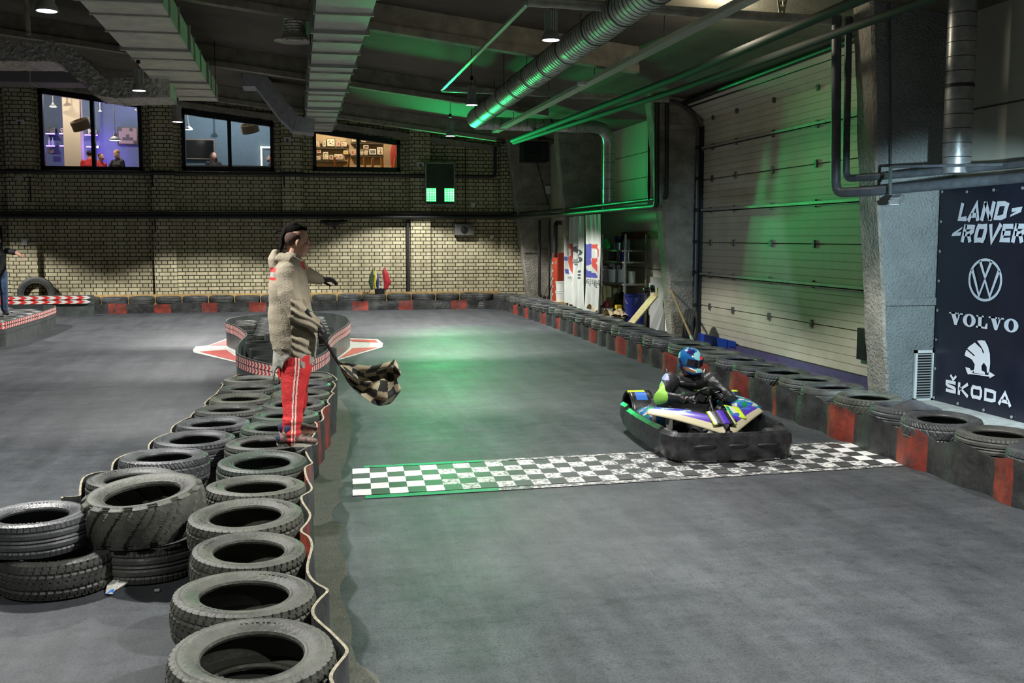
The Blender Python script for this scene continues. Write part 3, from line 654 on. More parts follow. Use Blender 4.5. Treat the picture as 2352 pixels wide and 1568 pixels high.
# floodlight on arm
fl = GX(2052, 460, 6.85); ar = GX(2040, 385, 6.85)
t = thing('floodlight', 'small silver floodlight on a grey bracket arm left of the dark banner', 'floodlight', tuple(fl))
q = MB(); q.bar((fl.x-.05,fl.y,fl.z+.06), (fl.x-.05,fl.y,ar.z), .03, .03); q.bar((fl.x-.05,fl.y,ar.z), (7.7,fl.y-.9,ar.z-.02), .03, .03); q.build('arm', pipe_blue, t, world=True)
M = Matrix.Translation(fl+Vector((.04,0,0))) @ Matrix.Rotation(R(35),4,'Z') @ Matrix.Rotation(R(-20),4,'Y')
q = MB(); q.box(-.08,.10,-.06,.06,-.02,.03,0,M); q.box(-.05,.07,-.05,.05,.03,.05,0,M); q.build('housing', steel, t, world=True)
q = MB(); q.box(-.07,.09,-.05,.05,-.026,-.021,0,M); q.build('lens', mat('flood_lens', (.9,.9,.9), .3, emit=(.8,.92,1.), estr=1.5), t, world=True)
def aim(x, y, z, tx, ty, tz, P, col, size=.3, spread=None, name='flood_light', ang=80, blend=.4):
    L = D.lights.new(name, 'SPOT'); L.energy = P; L.color = col; L.spot_size = R(ang); L.spot_blend = blend; L.shadow_soft_size = size
    o = D.objects.new(name, L); o.location = (x, y, z); d = Vector((tx-x, ty-y, tz-z)); o.rotation_euler = d.to_track_quat('-Z','Y').to_euler(); COL.objects.link(o); return o
aim(5.6, 6.4, 2.4, 7.6, 10.9, .75, 1200, (.62,.86,1.), .06, ang=58, blend=.4)

pipe('conduit', 'pale straight strip hanging from the ceiling at the upper left corner', [([(GY(50,-30,14).x,14,zc(GY(50,-30,14).x)),tuple(GY(66,80,14))], .03)], M_BEAM)
q = MB(); q.limb([(-.35,0,0),(-.1,0,-.03),(.2,0,0),(.35,0,.02)], [.05,.09,.08,.04]); q.limb([(-.05,0,-.05),(.02,0,-.18)], [.06,.04]); g = GY(768, 508, 30.55); o = q.fuse('dark_cloth', black_plastic, None, voxel=.02, it=2, disp=lambda p: mnoise.noise(p*9)*.03); o.location = (g.x, 30.56, g.z-.02); tag(o, 'dark cloth bundle slung on the wall pipe above the pointing hand', 'cloth')
# ================================================================ TYRES
def tire_mesh(kind, nseg=288):
    """tyre lying flat, origin at the underside, outer radius .32, 0.205 thick"""
    lugs = kind == 'lug'; H = .1025; prof = []; ztr = [ -.085+.17*k/16 for k in range(17)]
    up = [(.198,.060),(.194,.072),(.199,.083),(.208,.088),(.214,.083),(.219,.086),(.236,.096),(.258,.1015),(.276,.101),(.280,.1035),(.284,.100),(.298,.096),(.309,.0905)]
    low = [(r, -z) for r, z in reversed(up)]
    tread = [(.322-.012*abs(z/.085)**3.2, z) for z in reversed(ztr)]
    inner = [(.298,-.075),(.308,-.04),(.310,0),(.308,.04),(.298,.075),(.262,.087),(.225,.078),(.206,.066)]
    prof = up + tread + low + list(reversed([(r, -z) for r, z in inner]))[::1]
    prof = up + tread + low + [(.206,-.066),(.225,-.078),(.262,-.087)] + inner[:5] + inner[5:]
    nu = len(up); nt_ = len(tread)
    def fn(r, z, i, j):
        a = 0.
        if nu <= i < nu+nt_:
            k = i-nu
            if kind == 'block':
                if k in (4, 12): a = .009
                if (j+(k//4)*3+(k % 4)//2) % 6 == 0: a = .010
                if 6 <= k <= 10 and (j+k) % 6 == 3: a = .006
            elif kind == 'rib':
                if k in (3, 7, 9, 13): a = .009
                if (k < 3 or k > 13) and j % 5 == 0: a = .005
            elif kind == 'chevron':
                s = abs(k-8); 
                if k in (4, 12): a = .007
                if (j+s) % 8 == 0 or (j+s) % 8 == 4 and s > 4: a = .009
            elif kind == 'smooth':
                if k in (5, 11): a = .006
                if (j+k//2) % 9 == 0 and k > 9: a = .004
            elif kind == 'lug':
                ph = ((j/288*15 + k/16*1.15) % 1); w_ = max(0, min(1, (.21-abs(ph-.25))/.035)); a = .030*w_*(1 if 1 < k < 15 else .8)
        elif i in (nu-1, nu-2, nu+nt_, nu+nt_+1):
            if kind in ('block', 'chevron') and j % 6 == 0: a = .006
            if kind == 'rib' and j % 5 == 0: a = .003
            if kind == 'lug': ph = ((j/288*15 + (0 if i < nu+3 else 1.15)) % 1); a = .02*max(0, min(1, (.21-abs(ph-.25))/.035))
        elif i in (7, 8) and kind != 'lug':
            if (j % 36) in (4,6,7,9,11,13,14): a = 0
        return r-a
    b = MB(); b.lathe([(r, z+H) for r, z in prof], n=nseg, closed=True, fn=lambda r, z, i, j: fn(r, z-H, i, j))
    # raised letters-like rib blocks on the side wall
    if kind != 'lug':
        for a0 in (20, 200):
            for k in range(7):
                a = R(a0+k*5.2); M = Matrix.Rotation(a, 4, 'Z'); b.box(.243,.262,-.006,.006 if k % 2 else .0, H+.098, H+.1015, 0, M)
    return b
TP = {}
for k in ('block', 'rib', 'chevron', 'smooth', 'lug'):
    for mm, nm in ((rubber, 'a'), (rubber_dusty, 'b'), (rubber_old, 'c'), (rubber_green, 'd')):
        if (k, 'base') not in TP:
            o = tire_mesh(k, 288).build('tire', mm, angle=30); TP[(k, 'base')] = o.data; TP[(k, 'a')] = o.data; D.objects.remove(o)
        else:
            me = TP[(k, 'base')].copy(); me.materials[0] = mm; TP[(k, nm)] = me
NT = [0]
def tire(x, y, z, kind, m, lab, grp, dia=.64, rz=None, tilt=(0,0), th=1., cat='tire'):
    o = D.objects.new('tire', TP[(kind, m)]); COL.objects.link(o); o.location = (x, y, z)
    s = dia/.644; th = th*1.08 if (z == 0 and th == 1.) else th; o.scale = (s, s, th); o.rotation_euler = (Matrix.Rotation(R(tilt[0]), 3, 'X') @ Matrix.Rotation(R(tilt[1]), 3, 'Y') @ Matrix.Rotation(random.random()*6 if rz is None else rz, 3, 'Z')).to_euler()
    return tag(o, lab, cat, grp)
KN = {'block': 'deep-blocked', 'rib': 'ribbed', 'chevron': 'arrow-treaded', 'smooth': 'smooth', 'lug': 'coarse-lugged'}
MNM = {'a': 'black', 'b': 'dusty grey', 'c': 'dark shiny', 'd': 'green-scuffed'}
TH_ = .222
gB = 'tires at the bottom of the stacks'
# inner row (right of the two left rows), nearest first
Lrow = [(-.205,4.13,.66,'block','b',(4.5,1)),(-.272,4.83,.66,'block','b',(.5,2)),(-.281,5.53,.60,'block','b',(2.5,2)),(-.322,6.25,.68,'block','b',(2.5,-1)),(-.295,6.97,.66,'block','b',(-1,1)),(-.273,7.74,.66,'rib','d',(3,0)),(-.274,8.45,.64,'rib','a',(0,0)),(-.20,9.12,.63,'rib','d',(0,2)),(-.127,9.77,.62,'smooth','d',(0,0)),(-.054,10.43,.62,'rib','a',(2,0)),(.017,11.1,.62,'rib','b',(0,1)),(.052,11.74,.61,'smooth','c',(0,0)),(.082,12.4,.63,'block','b',(0,0))]
side_l = ['nearest the camera at the lower edge', 'just behind the nearest tire', 'third from the camera', 'fourth, beside the big lugged tire', 'fifth, before the green-marked one', 'green rim, in front of the flagman', 'under the near foot of the flagman', 'under the far foot of the flagman', 'just beyond the flagman', 'second beyond the flagman', 'third beyond the flagman', 'second last before the oval island', 'last before the oval island']
for i, (x, y, d, k, m, tl) in enumerate(Lrow):
    tire(x+.015*((i*5) % 3-1), y, 0, 'rib' if i % 2 else 'block', 'a', 'lower tire under the %s tire of the row along the left belt' % ordn(i+1), 'lower tires of the left barrier', min(d, .65))
    tire(x, y, TH_+.004, k, m, '%s %s tire along the left belt, %s' % (MNM[m], KN[k], side_l[i]), 'tires of the left barrier', d, tilt=tl)
Mrow = [(-.541,12.35,.64,'smooth','b'),(-.536,11.62,.64,'block','a'),(-.589,10.9,.63,'rib','b'),(-.656,10.2,.65,'rib','a'),(-.746,9.46,.65,'rib','c'),(-.84,8.75,.66,'rib','c'),(-1.0,8.07,.66,'chevron','c'),(-1.12,7.38,.62,'rib','a')]
for i, (x, y, d, k, m) in enumerate(Mrow):
    n = len(Mrow)-i
    tire(x, y, 0, 'block', 'a', 'lower tire under the %s tire of the left-hand row counted from the oval island' % ordn(i+1), 'lower tires of the left barrier', .64)
    tire(x, y, TH_+.004, k, m, '%s %s tire of the left-hand row, %s from the oval island' % (MNM[m], KN[k], ordn(i+1)), 'tires of the left barrier', d, tilt=((i % 3)-1, 0))
tire(-.93, 6.62, 0, 'rib', 'a', 'lower tire in the shade beneath the big lugged tire', 'lower tires of the left barrier', .64)
tire(-.93, 6.62, TH_+.03, 'lug', 'b', 'big coarse-lugged tractor-like tire tilted on top of the left stack', 'tires of the left barrier', .735, tilt=(4.5,-5), rz=.3, th=1.3)
tire(-1.42, 6.44, 0, 'block', 'a', 'lower treaded tire in shade beneath the smooth tire at the left edge', 'lower tires of the left barrier', .66, rz=1.)
tire(-1.55, 6.5, TH_+.004, 'rib', 'c', 'dark shiny tire on top at the left edge, left of the big lugged tire', 'tires of the left barrier', .63)
tire(-2.05, 6.12, 0, 'smooth', 'a', 'tire low at the lower left edge, half outside the view', 'tires of the left barrier', .64)
tire(-2.2, 6.65, 0, 'rib', 'a', 'lower tire outside at the left edge', 'lower tires of the left barrier', .64)
# right wall row
ry = [6.93, 7.62, 8.35, 8.97, 9.66, 10.38, 11.02, 11.68, 12.36, 13.07, 13.73, 14.38, 15.05]; y = 15.75; i = 0
while y < 29.3: ry.append(y); y += .655+(.01 if i % 3 else -.012); i += 1
def rx(y): 
    P = [(6,5.70),(9,5.70),(12,5.78),(16.5,5.90),(22,6.05),(30,6.1)]
    for (a, p), (b, q) in zip(P[:-1], P[1:]):
        if y <= b: return p+(q-p)*(y-a)/(b-a)
    return P[-1][1]
kk = ['block','rib','chevron','rib','block','smooth','rib','block','smooth','chevron','rib']; mm = ['c','a','c','c','b','a','b','a','a','c','b','a','d']
MARK = {0:'at the very right edge of the view',1:'second from the right edge of the view',2:'beside the end of the start line',3:'with a torn flap across its hole',4:'in front of the white-framed grille',5:'in front of the rough column'}
for i, y in enumerate(ry):
    x = rx(y)+.02*math.sin(i*2.3); k = kk[i % 11]; m = mm[i % 13]; d = (.69, .68, .70, .67)[i % 4] if i < 9 else (.66, .67, .65)[i % 3]
    tire(x+.02, y, 0, 'rib' if i % 2 else 'smooth', 'a', 'lower tire behind the right-hand belt, under its %s tire' % ordn(i+1), 'lower tires of the right barrier', .62)
    pos = MARK.get(i) or ('%s from the near end' % ordn(i+1))
    tire(x, y, TH_+.010, k, m, '%s %s tire on the right-hand barrier, %s' % (MNM[m], KN[k], pos), 'tires of the right barrier', d, tilt=(.8+((i*7) % 5-2)*.8, ((i*3) % 5-2)*.8))
fp = MB(); fp.grid(6, 4, lambda u, v: (-.2+.34*u, -.14+.26*v-.1*u, .0+.10*math.sin(u*2.6)*(1-abs(v-.5)*1.6)), 0); o = fp.build('rubber_flap', rubber_old, loc=(rx(ry[3])+.03, ry[3], .412)); tag(o, 'loose bent rubber flap lying across a tire left of the banner', 'rubber flap')
# back row
bx = []; x = -7.0; i = 0
while x < 5.2: bx.append(x); x += .705; i += 1
def byy(x): return 30.17+(.25 if x < -4 else 0)*0
for i, x in enumerate(bx):
    k = kk[(i*3) % 11]; m = 'a' if i % 3 else 'c'
    tire(x, 30.12, 0, 'rib', 'a', 'lower tire behind the far belt, under the %s far tire from the left' % ordn(i+1), 'lower tires of the far barrier', .66)
    tire(x, 30.12, TH_+.004, k, m, '%s %s tire on the far barrier under the brick wall, %s from the left' % (MNM[m], KN[k], ordn(i+1)), 'tires of the far barrier', .69, tilt=(((i*7) % 5-2), 0))
for j, (x, y) in enumerate(((5.30,29.98),(5.86,29.6))):
    tire(x, y, 0, 'rib', 'a', ('lower tire in the far right bend of the barrier', 'lower tire at the corner post of the far barrier')[j], 'lower tires of the far barrier', .62)
    tire(x, y, TH_+.004, 'smooth', 'a', ('tire on top at the start of the far right bend', 'tire on top at the outermost far right corner')[j], 'tires of the far barrier', .64)
# upright tires
def up_tire(x, y, d, rot, lab, k='rib', th=1.05):
    o = D.objects.new('tire', TP[(k, 'a')]); COL.objects.link(o); s = d/.644; o.scale = (s, s, th); o.rotation_euler = rot; o.location = (x, y, d/2-.0); return tag(o, lab, 'tire')
g = GX(1585, 770, 7.25); up_tire(7.20, 18.75, .70, (R(90), 0, R(60)), 'tire standing upright in the dark beside the gate rail, behind the pole')
up_tire(-7.0, 30.75, .98, (R(84), 0, R(2)), 'big dark tire standing upright against the brick wall at far left', 'rib', .9)
# ================================================================ BELTS
def belt(name, lab, path, z0, z1, reds, key, thick=.014, sag=None, edge=True, mats=None, wob=.012):
    """path: dense list of (x,y); reds: intervals in the running coordinate key"""
    P = [Vector((a, b, 0)) for a, b in path]; dense = [P[0]]
    for a, b in zip(P[:-1], P[1:]):
        n = max(1, int((b-a).length/.045))
        for k in range(1, n+1): dense.append(a.lerp(b, k/n))
    # smooth
    for _ in range(3): dense = [dense[0]]+[(dense[i-1]+dense[i]*2+dense[i+1])/4 for i in range(1, len(dense)-1)]+[dense[-1]]
    mb = MB(); rows = []
    for i, p in enumerate(dense):
        t = (dense[min(i+1, len(dense)-1)]-dense[max(i-1, 0)]).normalized(); n = Vector((t.y, -t.x, 0)); col = []
        zt = z1+mnoise.noise(p*1.7)*wob*2+(sag(p) if sag else 0)
        for q in range(7):
            f = q/6; z = z0+(zt-z0)*f; o = mnoise.noise(Vector((p.x*2.2, p.y*2.2, z*4)))*wob*1.6
            col.append((p+n*(o)+Vector((0,0,z)), p+n*(o-thick)+Vector((0,0,z))))
        rows.append(col)
    for i in range(len(rows)-1):
        c = key(dense[i]); rd = any(a <= c <= b for a, b in reds); m = 1 if rd else 0
        for q in range(6):
            A, B = rows[i], rows[i+1]
            mb.quad(A[q][0], B[q][0], B[q+1][0], A[q+1][0], m); mb.quad(B[q][1], A[q][1], A[q+1][1], B[q+1][1], m)
        mb.quad(rows[i][6][0], rows[i+1][6][0], rows[i+1][6][1], rows[i][6][1], 2 if edge else 0); mb.quad(rows[i][0][1], rows[i+1][0][1], rows[i+1][0][0], rows[i][0][0], 0)
    for e in (0, -1):
        for q in range(6): mb.quad(rows[e][q][0], rows[e][q][1], rows[e][q+1][1], rows[e][q+1][0], 0)
    o = mb.build(name, mats or [belt_black, belt_red, canvas_edge], angle=60); tag(o, lab, 'barrier belt'); return o, dense
# right
path = [(5.36, 5.2)]
for i, y in enumerate(ry):
    path += [(rx(y)-.285, y-.30), (rx(y)-.35, y-.12), (rx(y)-.365, y+.03), (rx(y)-.345, y+.15)]
path += [(5.55, 29.35), (5.3, 29.62)]
def Yof(px, xx=5.4): return GX(px, 800, xx)[1]
rp = [(2303,2362,5.38),(2083,2145,5.4),(1912,1972,5.4),(1783,1797,5.42),(1684,1725,5.45),(1612,1632,5.5),(1520,1553,5.52),(1465,1477,5.55),(1404,1430,5.55),(1348,1362,5.6),(1311,1323,5.65),(1277,1287,5.7),(1242,1253,5.7),(1208,1219,5.75),(1180,1192,5.75)]
reds = [(Yof(b, x), Yof(a, x)) for a, b, x in rp]
ob, dr = belt('conveyor_belt', 'long wavy black rubber belt with red patches along the right-hand tires', path, .0, .335, reds, lambda p: p.y, sag=lambda p: .03*math.sin(p.y*9.3)-.06*max(0, min(1, (p.y-12)/4)), edge=False)
def bolts(name, dens, z, step, parent, out=.012):
    return
    q = MB(); k = 0
    for i in range(4, len(dens)-4, step):
        t = (dens[i+1]-dens[i-1]).normalized(); n = Vector((t.y, -t.x, 0)); zz = z+(.09 if k % 2 else -.05); k += 1
        c = dens[i]+n*out+Vector((0,0,zz)); q.ell(c, .013, .013, .013, n=8, k=5)
    q.build(name, steel_dull, parent)
bolts('bolt_heads', dr, .2, 9, ob)
path = [(-8.0, 29.74), (-5.6, 29.74)]
for i, x in enumerate(bx):
    if x > -5.6: path += [(x-.2, 29.73), (x, 29.705), (x+.2, 29.73)]
path += [(5.3, 29.64)]
def Xof(px): return GY(px, 700, 29.72)[0]
reds = [(Xof(a), Xof(b)) for a, b in ((142,184),(246,287),(350,389),(459,497),(572,608),(806,842),(912,946),(1034,1069),(1134,1154))]
ob, dr = belt('conveyor_belt', 'straight black rubber belt with red patches in front of the far row of tires', path, .0, .265, reds, lambda p: p.x, edge=False, wob=.02)
bolts('bolt_heads', dr, .14, 11, ob)
path = [(.30, 2.6), (.27, 3.4)]
for i, (x, y, d, k, m, tl) in enumerate(Lrow):
    path += [(x+.30, y-.3), (x+d/2+.05+(.03 if i < 2 else 0), y), (x+.33, y+.22)]
path += [(.36, 12.75), (.18, 12.95), (.02, 12.98)]
reds = [(5.6,6.12),(7.15,7.62),(9.2,9.5),(9.95,10.35),(11.15,11.35)]
ob, dr = belt('conveyor_belt', 'wavy rubber belt with frayed pale edge on the track side of the left barrier', path, 0, .40, reds, lambda p: p.y, sag=lambda p: .02*math.sin(p.y*7))
path = [(-.3, 12.98), (-.62, 12.9), (-.86, 12.5)]
for x, y, d, k, m in Mrow: path += [(x-d/2-.05, y+.1), (x-d/2-.03, y-.1), (x-d/2+.02, y-.35)]
path += [(-1.52, 7.0), (-1.48, 6.86)]
belt('conveyor_belt', 'dark rubber belt on the outer left side of the left barrier', path, 0, .385, [(12.6,12.75),(10.6,10.7)], lambda p: p.y, sag=lambda p: .03*math.sin(p.y*8.5))
# ================================================================ OVAL ISLAND
isl = [GZ(x, y, .46) for x, y in [(545,812),(543,803),(544,795),(552,782),(565,768),(556,757),(540,747),(525,742),(519,738),(522,733),(535,729),(560,725),(614,719),(700,716),(760,719),(790,724),(801,731),(803,739),(795,748),(775,760),(760,772),(752,785),(756,795),(753,803),(735,815),(700,830),(668,838),(636,838),(600,831),(570,823)]]
sheet = mat('grey_plastic_sheet', (.05,.056,.054), .38, vary=.6, vscale=3, bump=.3, bscale=10, col2=(.10,.115,.11))
t = thing('barrier_island', 'oval waisted barrier of grey sheet with red and white chevron tape behind the flagman', 'barrier', (-.1, 17.5, 0))
def loop(P, sub=6):
    out = []; n = len(P)
    for i in range(n):
        a, b, c, d = P[i-1], P[i], P[(i+1) % n], P[(i+2) % n]
        for k in range(sub):
            s = k/sub; out.append(.5*((2*b)+(-a+c)*s+(2*a-5*b+4*c-d)*s*s+(-a+3*b-3*c+d)*s**3))
    return out
def wallstrip(mb, P, z0, z1, th, m=0, closed=True, off=0.):
    n = len(P); inn = []; outp = []
    for i in range(n):
        if closed: tt = P[(i+1) % n]-P[i-1]
        else: tt = P[min(i+1, n-1)]-P[max(i-1, 0)]
        tt = Vector((tt.x, tt.y, 0)).normalized(); nn = Vector((tt.y, -tt.x, 0)); outp.append(P[i]+nn*off); inn.append(P[i]+nn*(off-th))
    f = lambda p, z: (p.x, p.y, z)
    for i in range(n if closed else n-1):
        j = (i+1) % n
        mb.quad(f(outp[i],z0), f(outp[j],z0), f(outp[j],z1), f(outp[i],z1), m); mb.quad(f(inn[j],z0), f(inn[i],z0), f(inn[i],z1), f(inn[j],z1), m)
        mb.quad(f(outp[i],z1), f(outp[j],z1), f(inn[j],z1), f(inn[i],z1), m)
    return outp
Pl = loop(isl); area = sum(a.x*b.y-b.x*a.y for a, b in zip(Pl, Pl[1:]+Pl[:1]))
if area < 0: Pl = Pl[::-1]
q = MB(); wallstrip(q, Pl, 0, .46, .02); wallstrip(q, Pl, .27, .29, .02, off=.006); q.build('sheet_wall', sheet, t, world=True, angle=60)
tape_r = mat('tape_red', (.58,.035,.03), .45); tape_w = mat('tape_white', (.68,.66,.62), .45)
def tape(P, z0, z1, closed, off, name, parent, pitch=.11):
    mb = MB(); s = 0; n = len(P); acc = [0]
    for i in range(n if closed else n-1): acc.append(acc[-1]+(P[(i+1) % n]-P[i]).length)
    tot = acc[-1]
    def pos(s):
        s = max(0, min(tot-1e-5, s)); lo = 0
        for i in range(len(acc)-1):
            if acc[i+1] > s: lo = i; break
        a = P[lo]; b = P[(lo+1) % n]; p = a.lerp(b, (s-acc[lo])/max(1e-6, acc[lo+1]-acc[lo])); tt = (b-a).normalized(); return p, Vector((tt.y, -tt.x, 0))*off
    k = 0; m_ = (z0+z1)/2
    while s < tot-pitch:
        for c, (a, b) in enumerate(((0, .5), (.5, 1.))):
            r = .35*pitch
            def q(u, dx, z): p, nn = pos(s+u*pitch+dx); return (p.x+nn.x, p.y+nn.y, z)
            mb.quad(q(a,0,z0), q(b,0,z0), q(b,r,m_), q(a,r,m_), c); mb.quad(q(a,r,m_), q(b,r,m_), q(b,0,z1), q(a,0,z1), c)
        s += pitch
    mb.build(name, [tape_r, tape_w], parent, world=True, smooth=False)
tape(Pl, .37, .445, True, .01, 'chevron_tape', t); tape(Pl, .285, .36, True, .01, 'chevron_tape', t)
# upright half pipes filling the island
g_ = 'plastic tube sections standing inside the oval island'
cnt = 0
def tube_sec(x, y, r, lab, z1=.43):
    q = MB(); q.lathe([(r,0),(r,z1),(r-.012,z1),(r-.012,.0)], n=28, closed=True); o = q.build('tube_section', sheet, loc=(x, y, 0)); tag(o, lab, 'tube', g_)
tubes = [(624,820,.24,.43),(612,800,.25,.43),(600,786,.24,.42),(640,768,.24,.42),(742,800,.2,.42),(700,806,.2,.40),(700,782,.22,.40)]
labs = ['wide dark tube section at the front left inside the oval island','second dark tube section from the front in the left of the island','third tube section from the front inside the island, by the waist','tube section in the middle of the island','small tube section at the right front of the island, by the glove','tube section behind the flagman in the island front','tube section behind the flagman in the island waist']
for (px, py, r, z1), l in zip(tubes, labs): g = GZ(px, py, z1); tube_sec(g.x, g.y, r, l, z1)
k = 0
for y in (18.4, 19.1, 19.8, 20.5, 21.2, 21.9):
    xs = [x for x in (-1.0, -.55, -.1, .35, .75) if inpoly(x, y, [(p.x, p.y) for p in Pl]) and all(inpoly(x+dx, y+dy, [(p.x, p.y) for p in Pl]) for dx, dy in ((.27,0),(-.27,0),(0,.27),(0,-.27)))]
    for j, x in enumerate(xs):
        tire(x, y, 0, 'rib', 'a', 'black tire inside the far lobe of the oval island, %s row, %s from the left' % (ordn(int((y-18.3)/.7)+1), ordn(j+1)), 'tires inside the oval island', .43, th=2.0)
# far left island
t = thing('barrier_island', 'grey sheet barrier with chevron tape jutting in from the left edge', 'barrier', (-6.4, 23.5, 0))
P = [Vector(p) for p in ((-7.6,17.8,0),(-6.3,19.3,0),(-5.42,21.2,0),(-5.38,24.0,0),(-5.43,25.5,0),(-5.55,26.1,0),(-5.9,26.5,0),(-7.2,26.6,0),(-9,25.5,0),(-9,18,0))]
Pl2 = []
for i in range(len(P)):
    for k in range(8): Pl2.append(P[i].lerp(P[(i+1) % len(P)], k/8))
q = MB(); wallstrip(q, Pl2, 0, .46, .02); wallstrip(q, Pl2, .24, .265, .02, off=.006); q.build('sheet_wall', sheet, t, world=True, angle=60)
tape(Pl2, .40, .455, True, .01, 'chevron_tape', t, .13); tape(Pl2, .33, .385, True, .01, 'chevron_tape', t, .13)
k = 0
for r_, y in enumerate((21.2, 21.9, 22.6, 23.3, 24.0, 24.7, 25.4, 26.05)):
    for j, x in enumerate((-5.82, -6.5, -7.18, -7.86)):
        if r_ >= 6: x -= .25; y = (21.2+.7*r_)-.12
        if r_ == 7 and j == 0: continue
        if r_ == 0 and j == 0: continue
        tire(x, y, .0, 'rib' if (r_+j) % 3 else 'block', 'a' if (r_+j) % 4 else 'c', 'black tire inside the left-edge barrier, %s row from the front, %s from the right' % (ordn(r_+1), ordn(j+1)), 'tires inside the left-edge barrier', .66, th=2.05)
# tape fence behind
t = thing('tape_fence', 'low fence of red and white chevron tape at far left before the brick wall', 'tape barrier', (-7.5, 28.6, 0))
P = [GY(x, y, 28.9+.0) for x, y in ((-40,690),(10,688),(215,680))]; P = [Vector((p.x, p.y, 0)) for p in P]
zt = GY(110, 680, 28.9).z; 
q = MB(); q.box(P[0].x, P[2].x, 28.92, 28.96, 0, zt+.02); q.build('sheet_wall', sheet, t, world=True)
Q = []
for a, b in zip(P[:-1], P[1:]):
    for k in range(10): Q.append(a.lerp(b, k/10))
Q.append(P[-1]); tape(Q, zt-.09, zt-.0, False, .02, 'chevron_tape', t, .28); tape(Q, zt-.20, zt-.11, False, .02, 'chevron_tape', t, .28)
# yellowish kerb board behind the far tires
q = MB(); q.box(-7.6, 5.9, 30.52, 30.56, 0, .47); tag(q.build('kerb_board', mat('kerb_wood', (.42,.27,.10), .7, vary=.3)), 'long yellowish board standing behind the far row of tires', 'board')
# ================================================================ BANNER
XB = 7.70
navy = mat('banner_navy', (.008,.010,.022), .38, vary=.25, vscale=2, bump=.05, bscale=6); prt = mat('banner_white_print', (.75,.77,.82), .5)
bn = thing('sponsor_banner', 'tall dark navy sponsor banner with four white car logos beside the rough column', 'banner', (XB, 8, 0))
def PB(px, py): g = GX(px, py, XB-.01); return -g.y, g.z
y0 = 11.53; y1 = 5.2
q = MB(); q.grid(60, 24, lambda u, v: (XB-.006*math.sin(v*3.1)*math.sin(u*40)*(.4+abs(v-.5)), y0+(y1-y0)*u, .02+2.62*v)); q.grid(1, 1, lambda u, v: (XB+.006, y0+(y1-y0)*u, .02+2.62*v)); q.build('sheet', navy, bn, world=True, angle=80)
O = (XB-.012, 0, 0); U = (0,-1,0); V = (0,0,1); dp = .002
def SX(name, mb): mb.build(name, prt, bn, world=True, smooth=False)
def letter(mb, ch, u0, z0, w, h, th, sl=0., serif=False):
    T = lambda p: (u0+p[0]*w+sl*p[1]*h, z0+p[1]*h); a = th/2/w; b = th/2/h
    S = {'L': [[(a,1),(a,b),(1,b)]], 'A': [[(.06,0),(.5,1-b*.3),(.94,0)], [(.25,.3),(.75,.3)]], 'N': [[(a,0),(a,1)], [(a,.97),(1-a,.03)], [(1-a,0),(1-a,1)]],
         'D': [[(a,b),(.62,b),(.90,.22),(1-a,.42),(1-a,.6),(.90,.8),(.62,1-b),(a,1-b)]], 'R': [[(a,0),(a,1)],[(a,1-b),(.62,1-b),(1-a,.87),(1-a,.63),(.62,.47),(a,.47)],[(.55,.47),(1-a,0)]],
         'O': [[(.5,b),(.8,.1),(1-a,.3),(1-a,.7),(.8,.9),(.5,1-b),(.2,.9),(a,.7),(a,.3),(.2,.1)]], 'V': [[(.06,1),(.5,.02),(.94,1)]], 'E': [[(1,1-b),(a,1-b),(a,b),(1,b)],[(a,.5),(.9,.5)]],
         'K': [[(a,0),(a,1)],[(1-a,1),(.3,.5),(1-a*.6,0)],[(a,.5),(.35,.5)]], 'S': [[(1-a*.5,.84),(.84,1-b),(.25,1-b),(a,.86),(a,.64),(.22,.54),(.78,.46),(1-a,.36),(1-a,.14),(.75,b),(.16,b),(a*.5,.16)]]}
    for st in S[ch]:
        cl = ch in 'OD'
        mb.stroke([T(p) for p in st], th, O, U, V, dp, closed=cl)
def word(s, pxa, pxb, ya, yb, sl, th, gap=.14, name='lettering', rat={}):
    u0, z1 = PB(pxa, ya); u1, _ = PB(pxb, ya); _, z0 = PB((pxa), yb); h = z1-z0
    tw = sum(rat.get(c, 1.) for c in s)+gap*(len(s)-1); w = (u1-u0-abs(sl)*h)/tw; u = u0; mb = MB()
    for c in s: r = rat.get(c, 1.)*w; letter(mb, c, u, z0, r, h, th, sl); u += r+gap*w
    SX(name, mb)
word('LAND', 2201, 2319, 467, 508, .30, .055, .14, rat={'L':.8})
word('ROVER', 2208.5, 2362, 516, 556, .30, .055, .14, rat={'E':.85})
mb = MB()
mb.prism([PB(x, y) for x, y in ((2325,478),(2349,474.5),(2345,487),(2320,498),(2322,493),(2335,485),(2324,487))], O, U, V, dp); mb.prism([PB(x, y) for x, y in ((2211,521),(2209,526),(2199,534),(2208,532.5),(2206,541),(2186,542),(2189,535))], O, U, V, dp); SX('arrow_marks', mb)
cu, cz = PB(2262.6, 642.8); ua, _ = PB(2300, 643); rr = (PB(2262,594)[1]-PB(2262,692)[1])/2-.012; sxx = (ua-cu)/rr
mb = MB(); mb.stroke([(cu+sxx*rr*math.cos(2*PI*k/48), cz+rr*math.sin(2*PI*k/48)) for k in range(48)], .03, O, U, V, dp, closed=True)
E_ = lambda pts: [(cu+sxx*rr*a, cz+rr*b) for a, b in pts]
mb.stroke(E_([(-.36,.93),(0,.12),(.36,.93)]), .042, O, U, V, dp); mb.stroke(E_([(-.84,.50),(-.34,-.80),(0,.0),(.34,-.80),(.84,.50)]), .042, O, U, V, dp); SX('round_logo', mb)
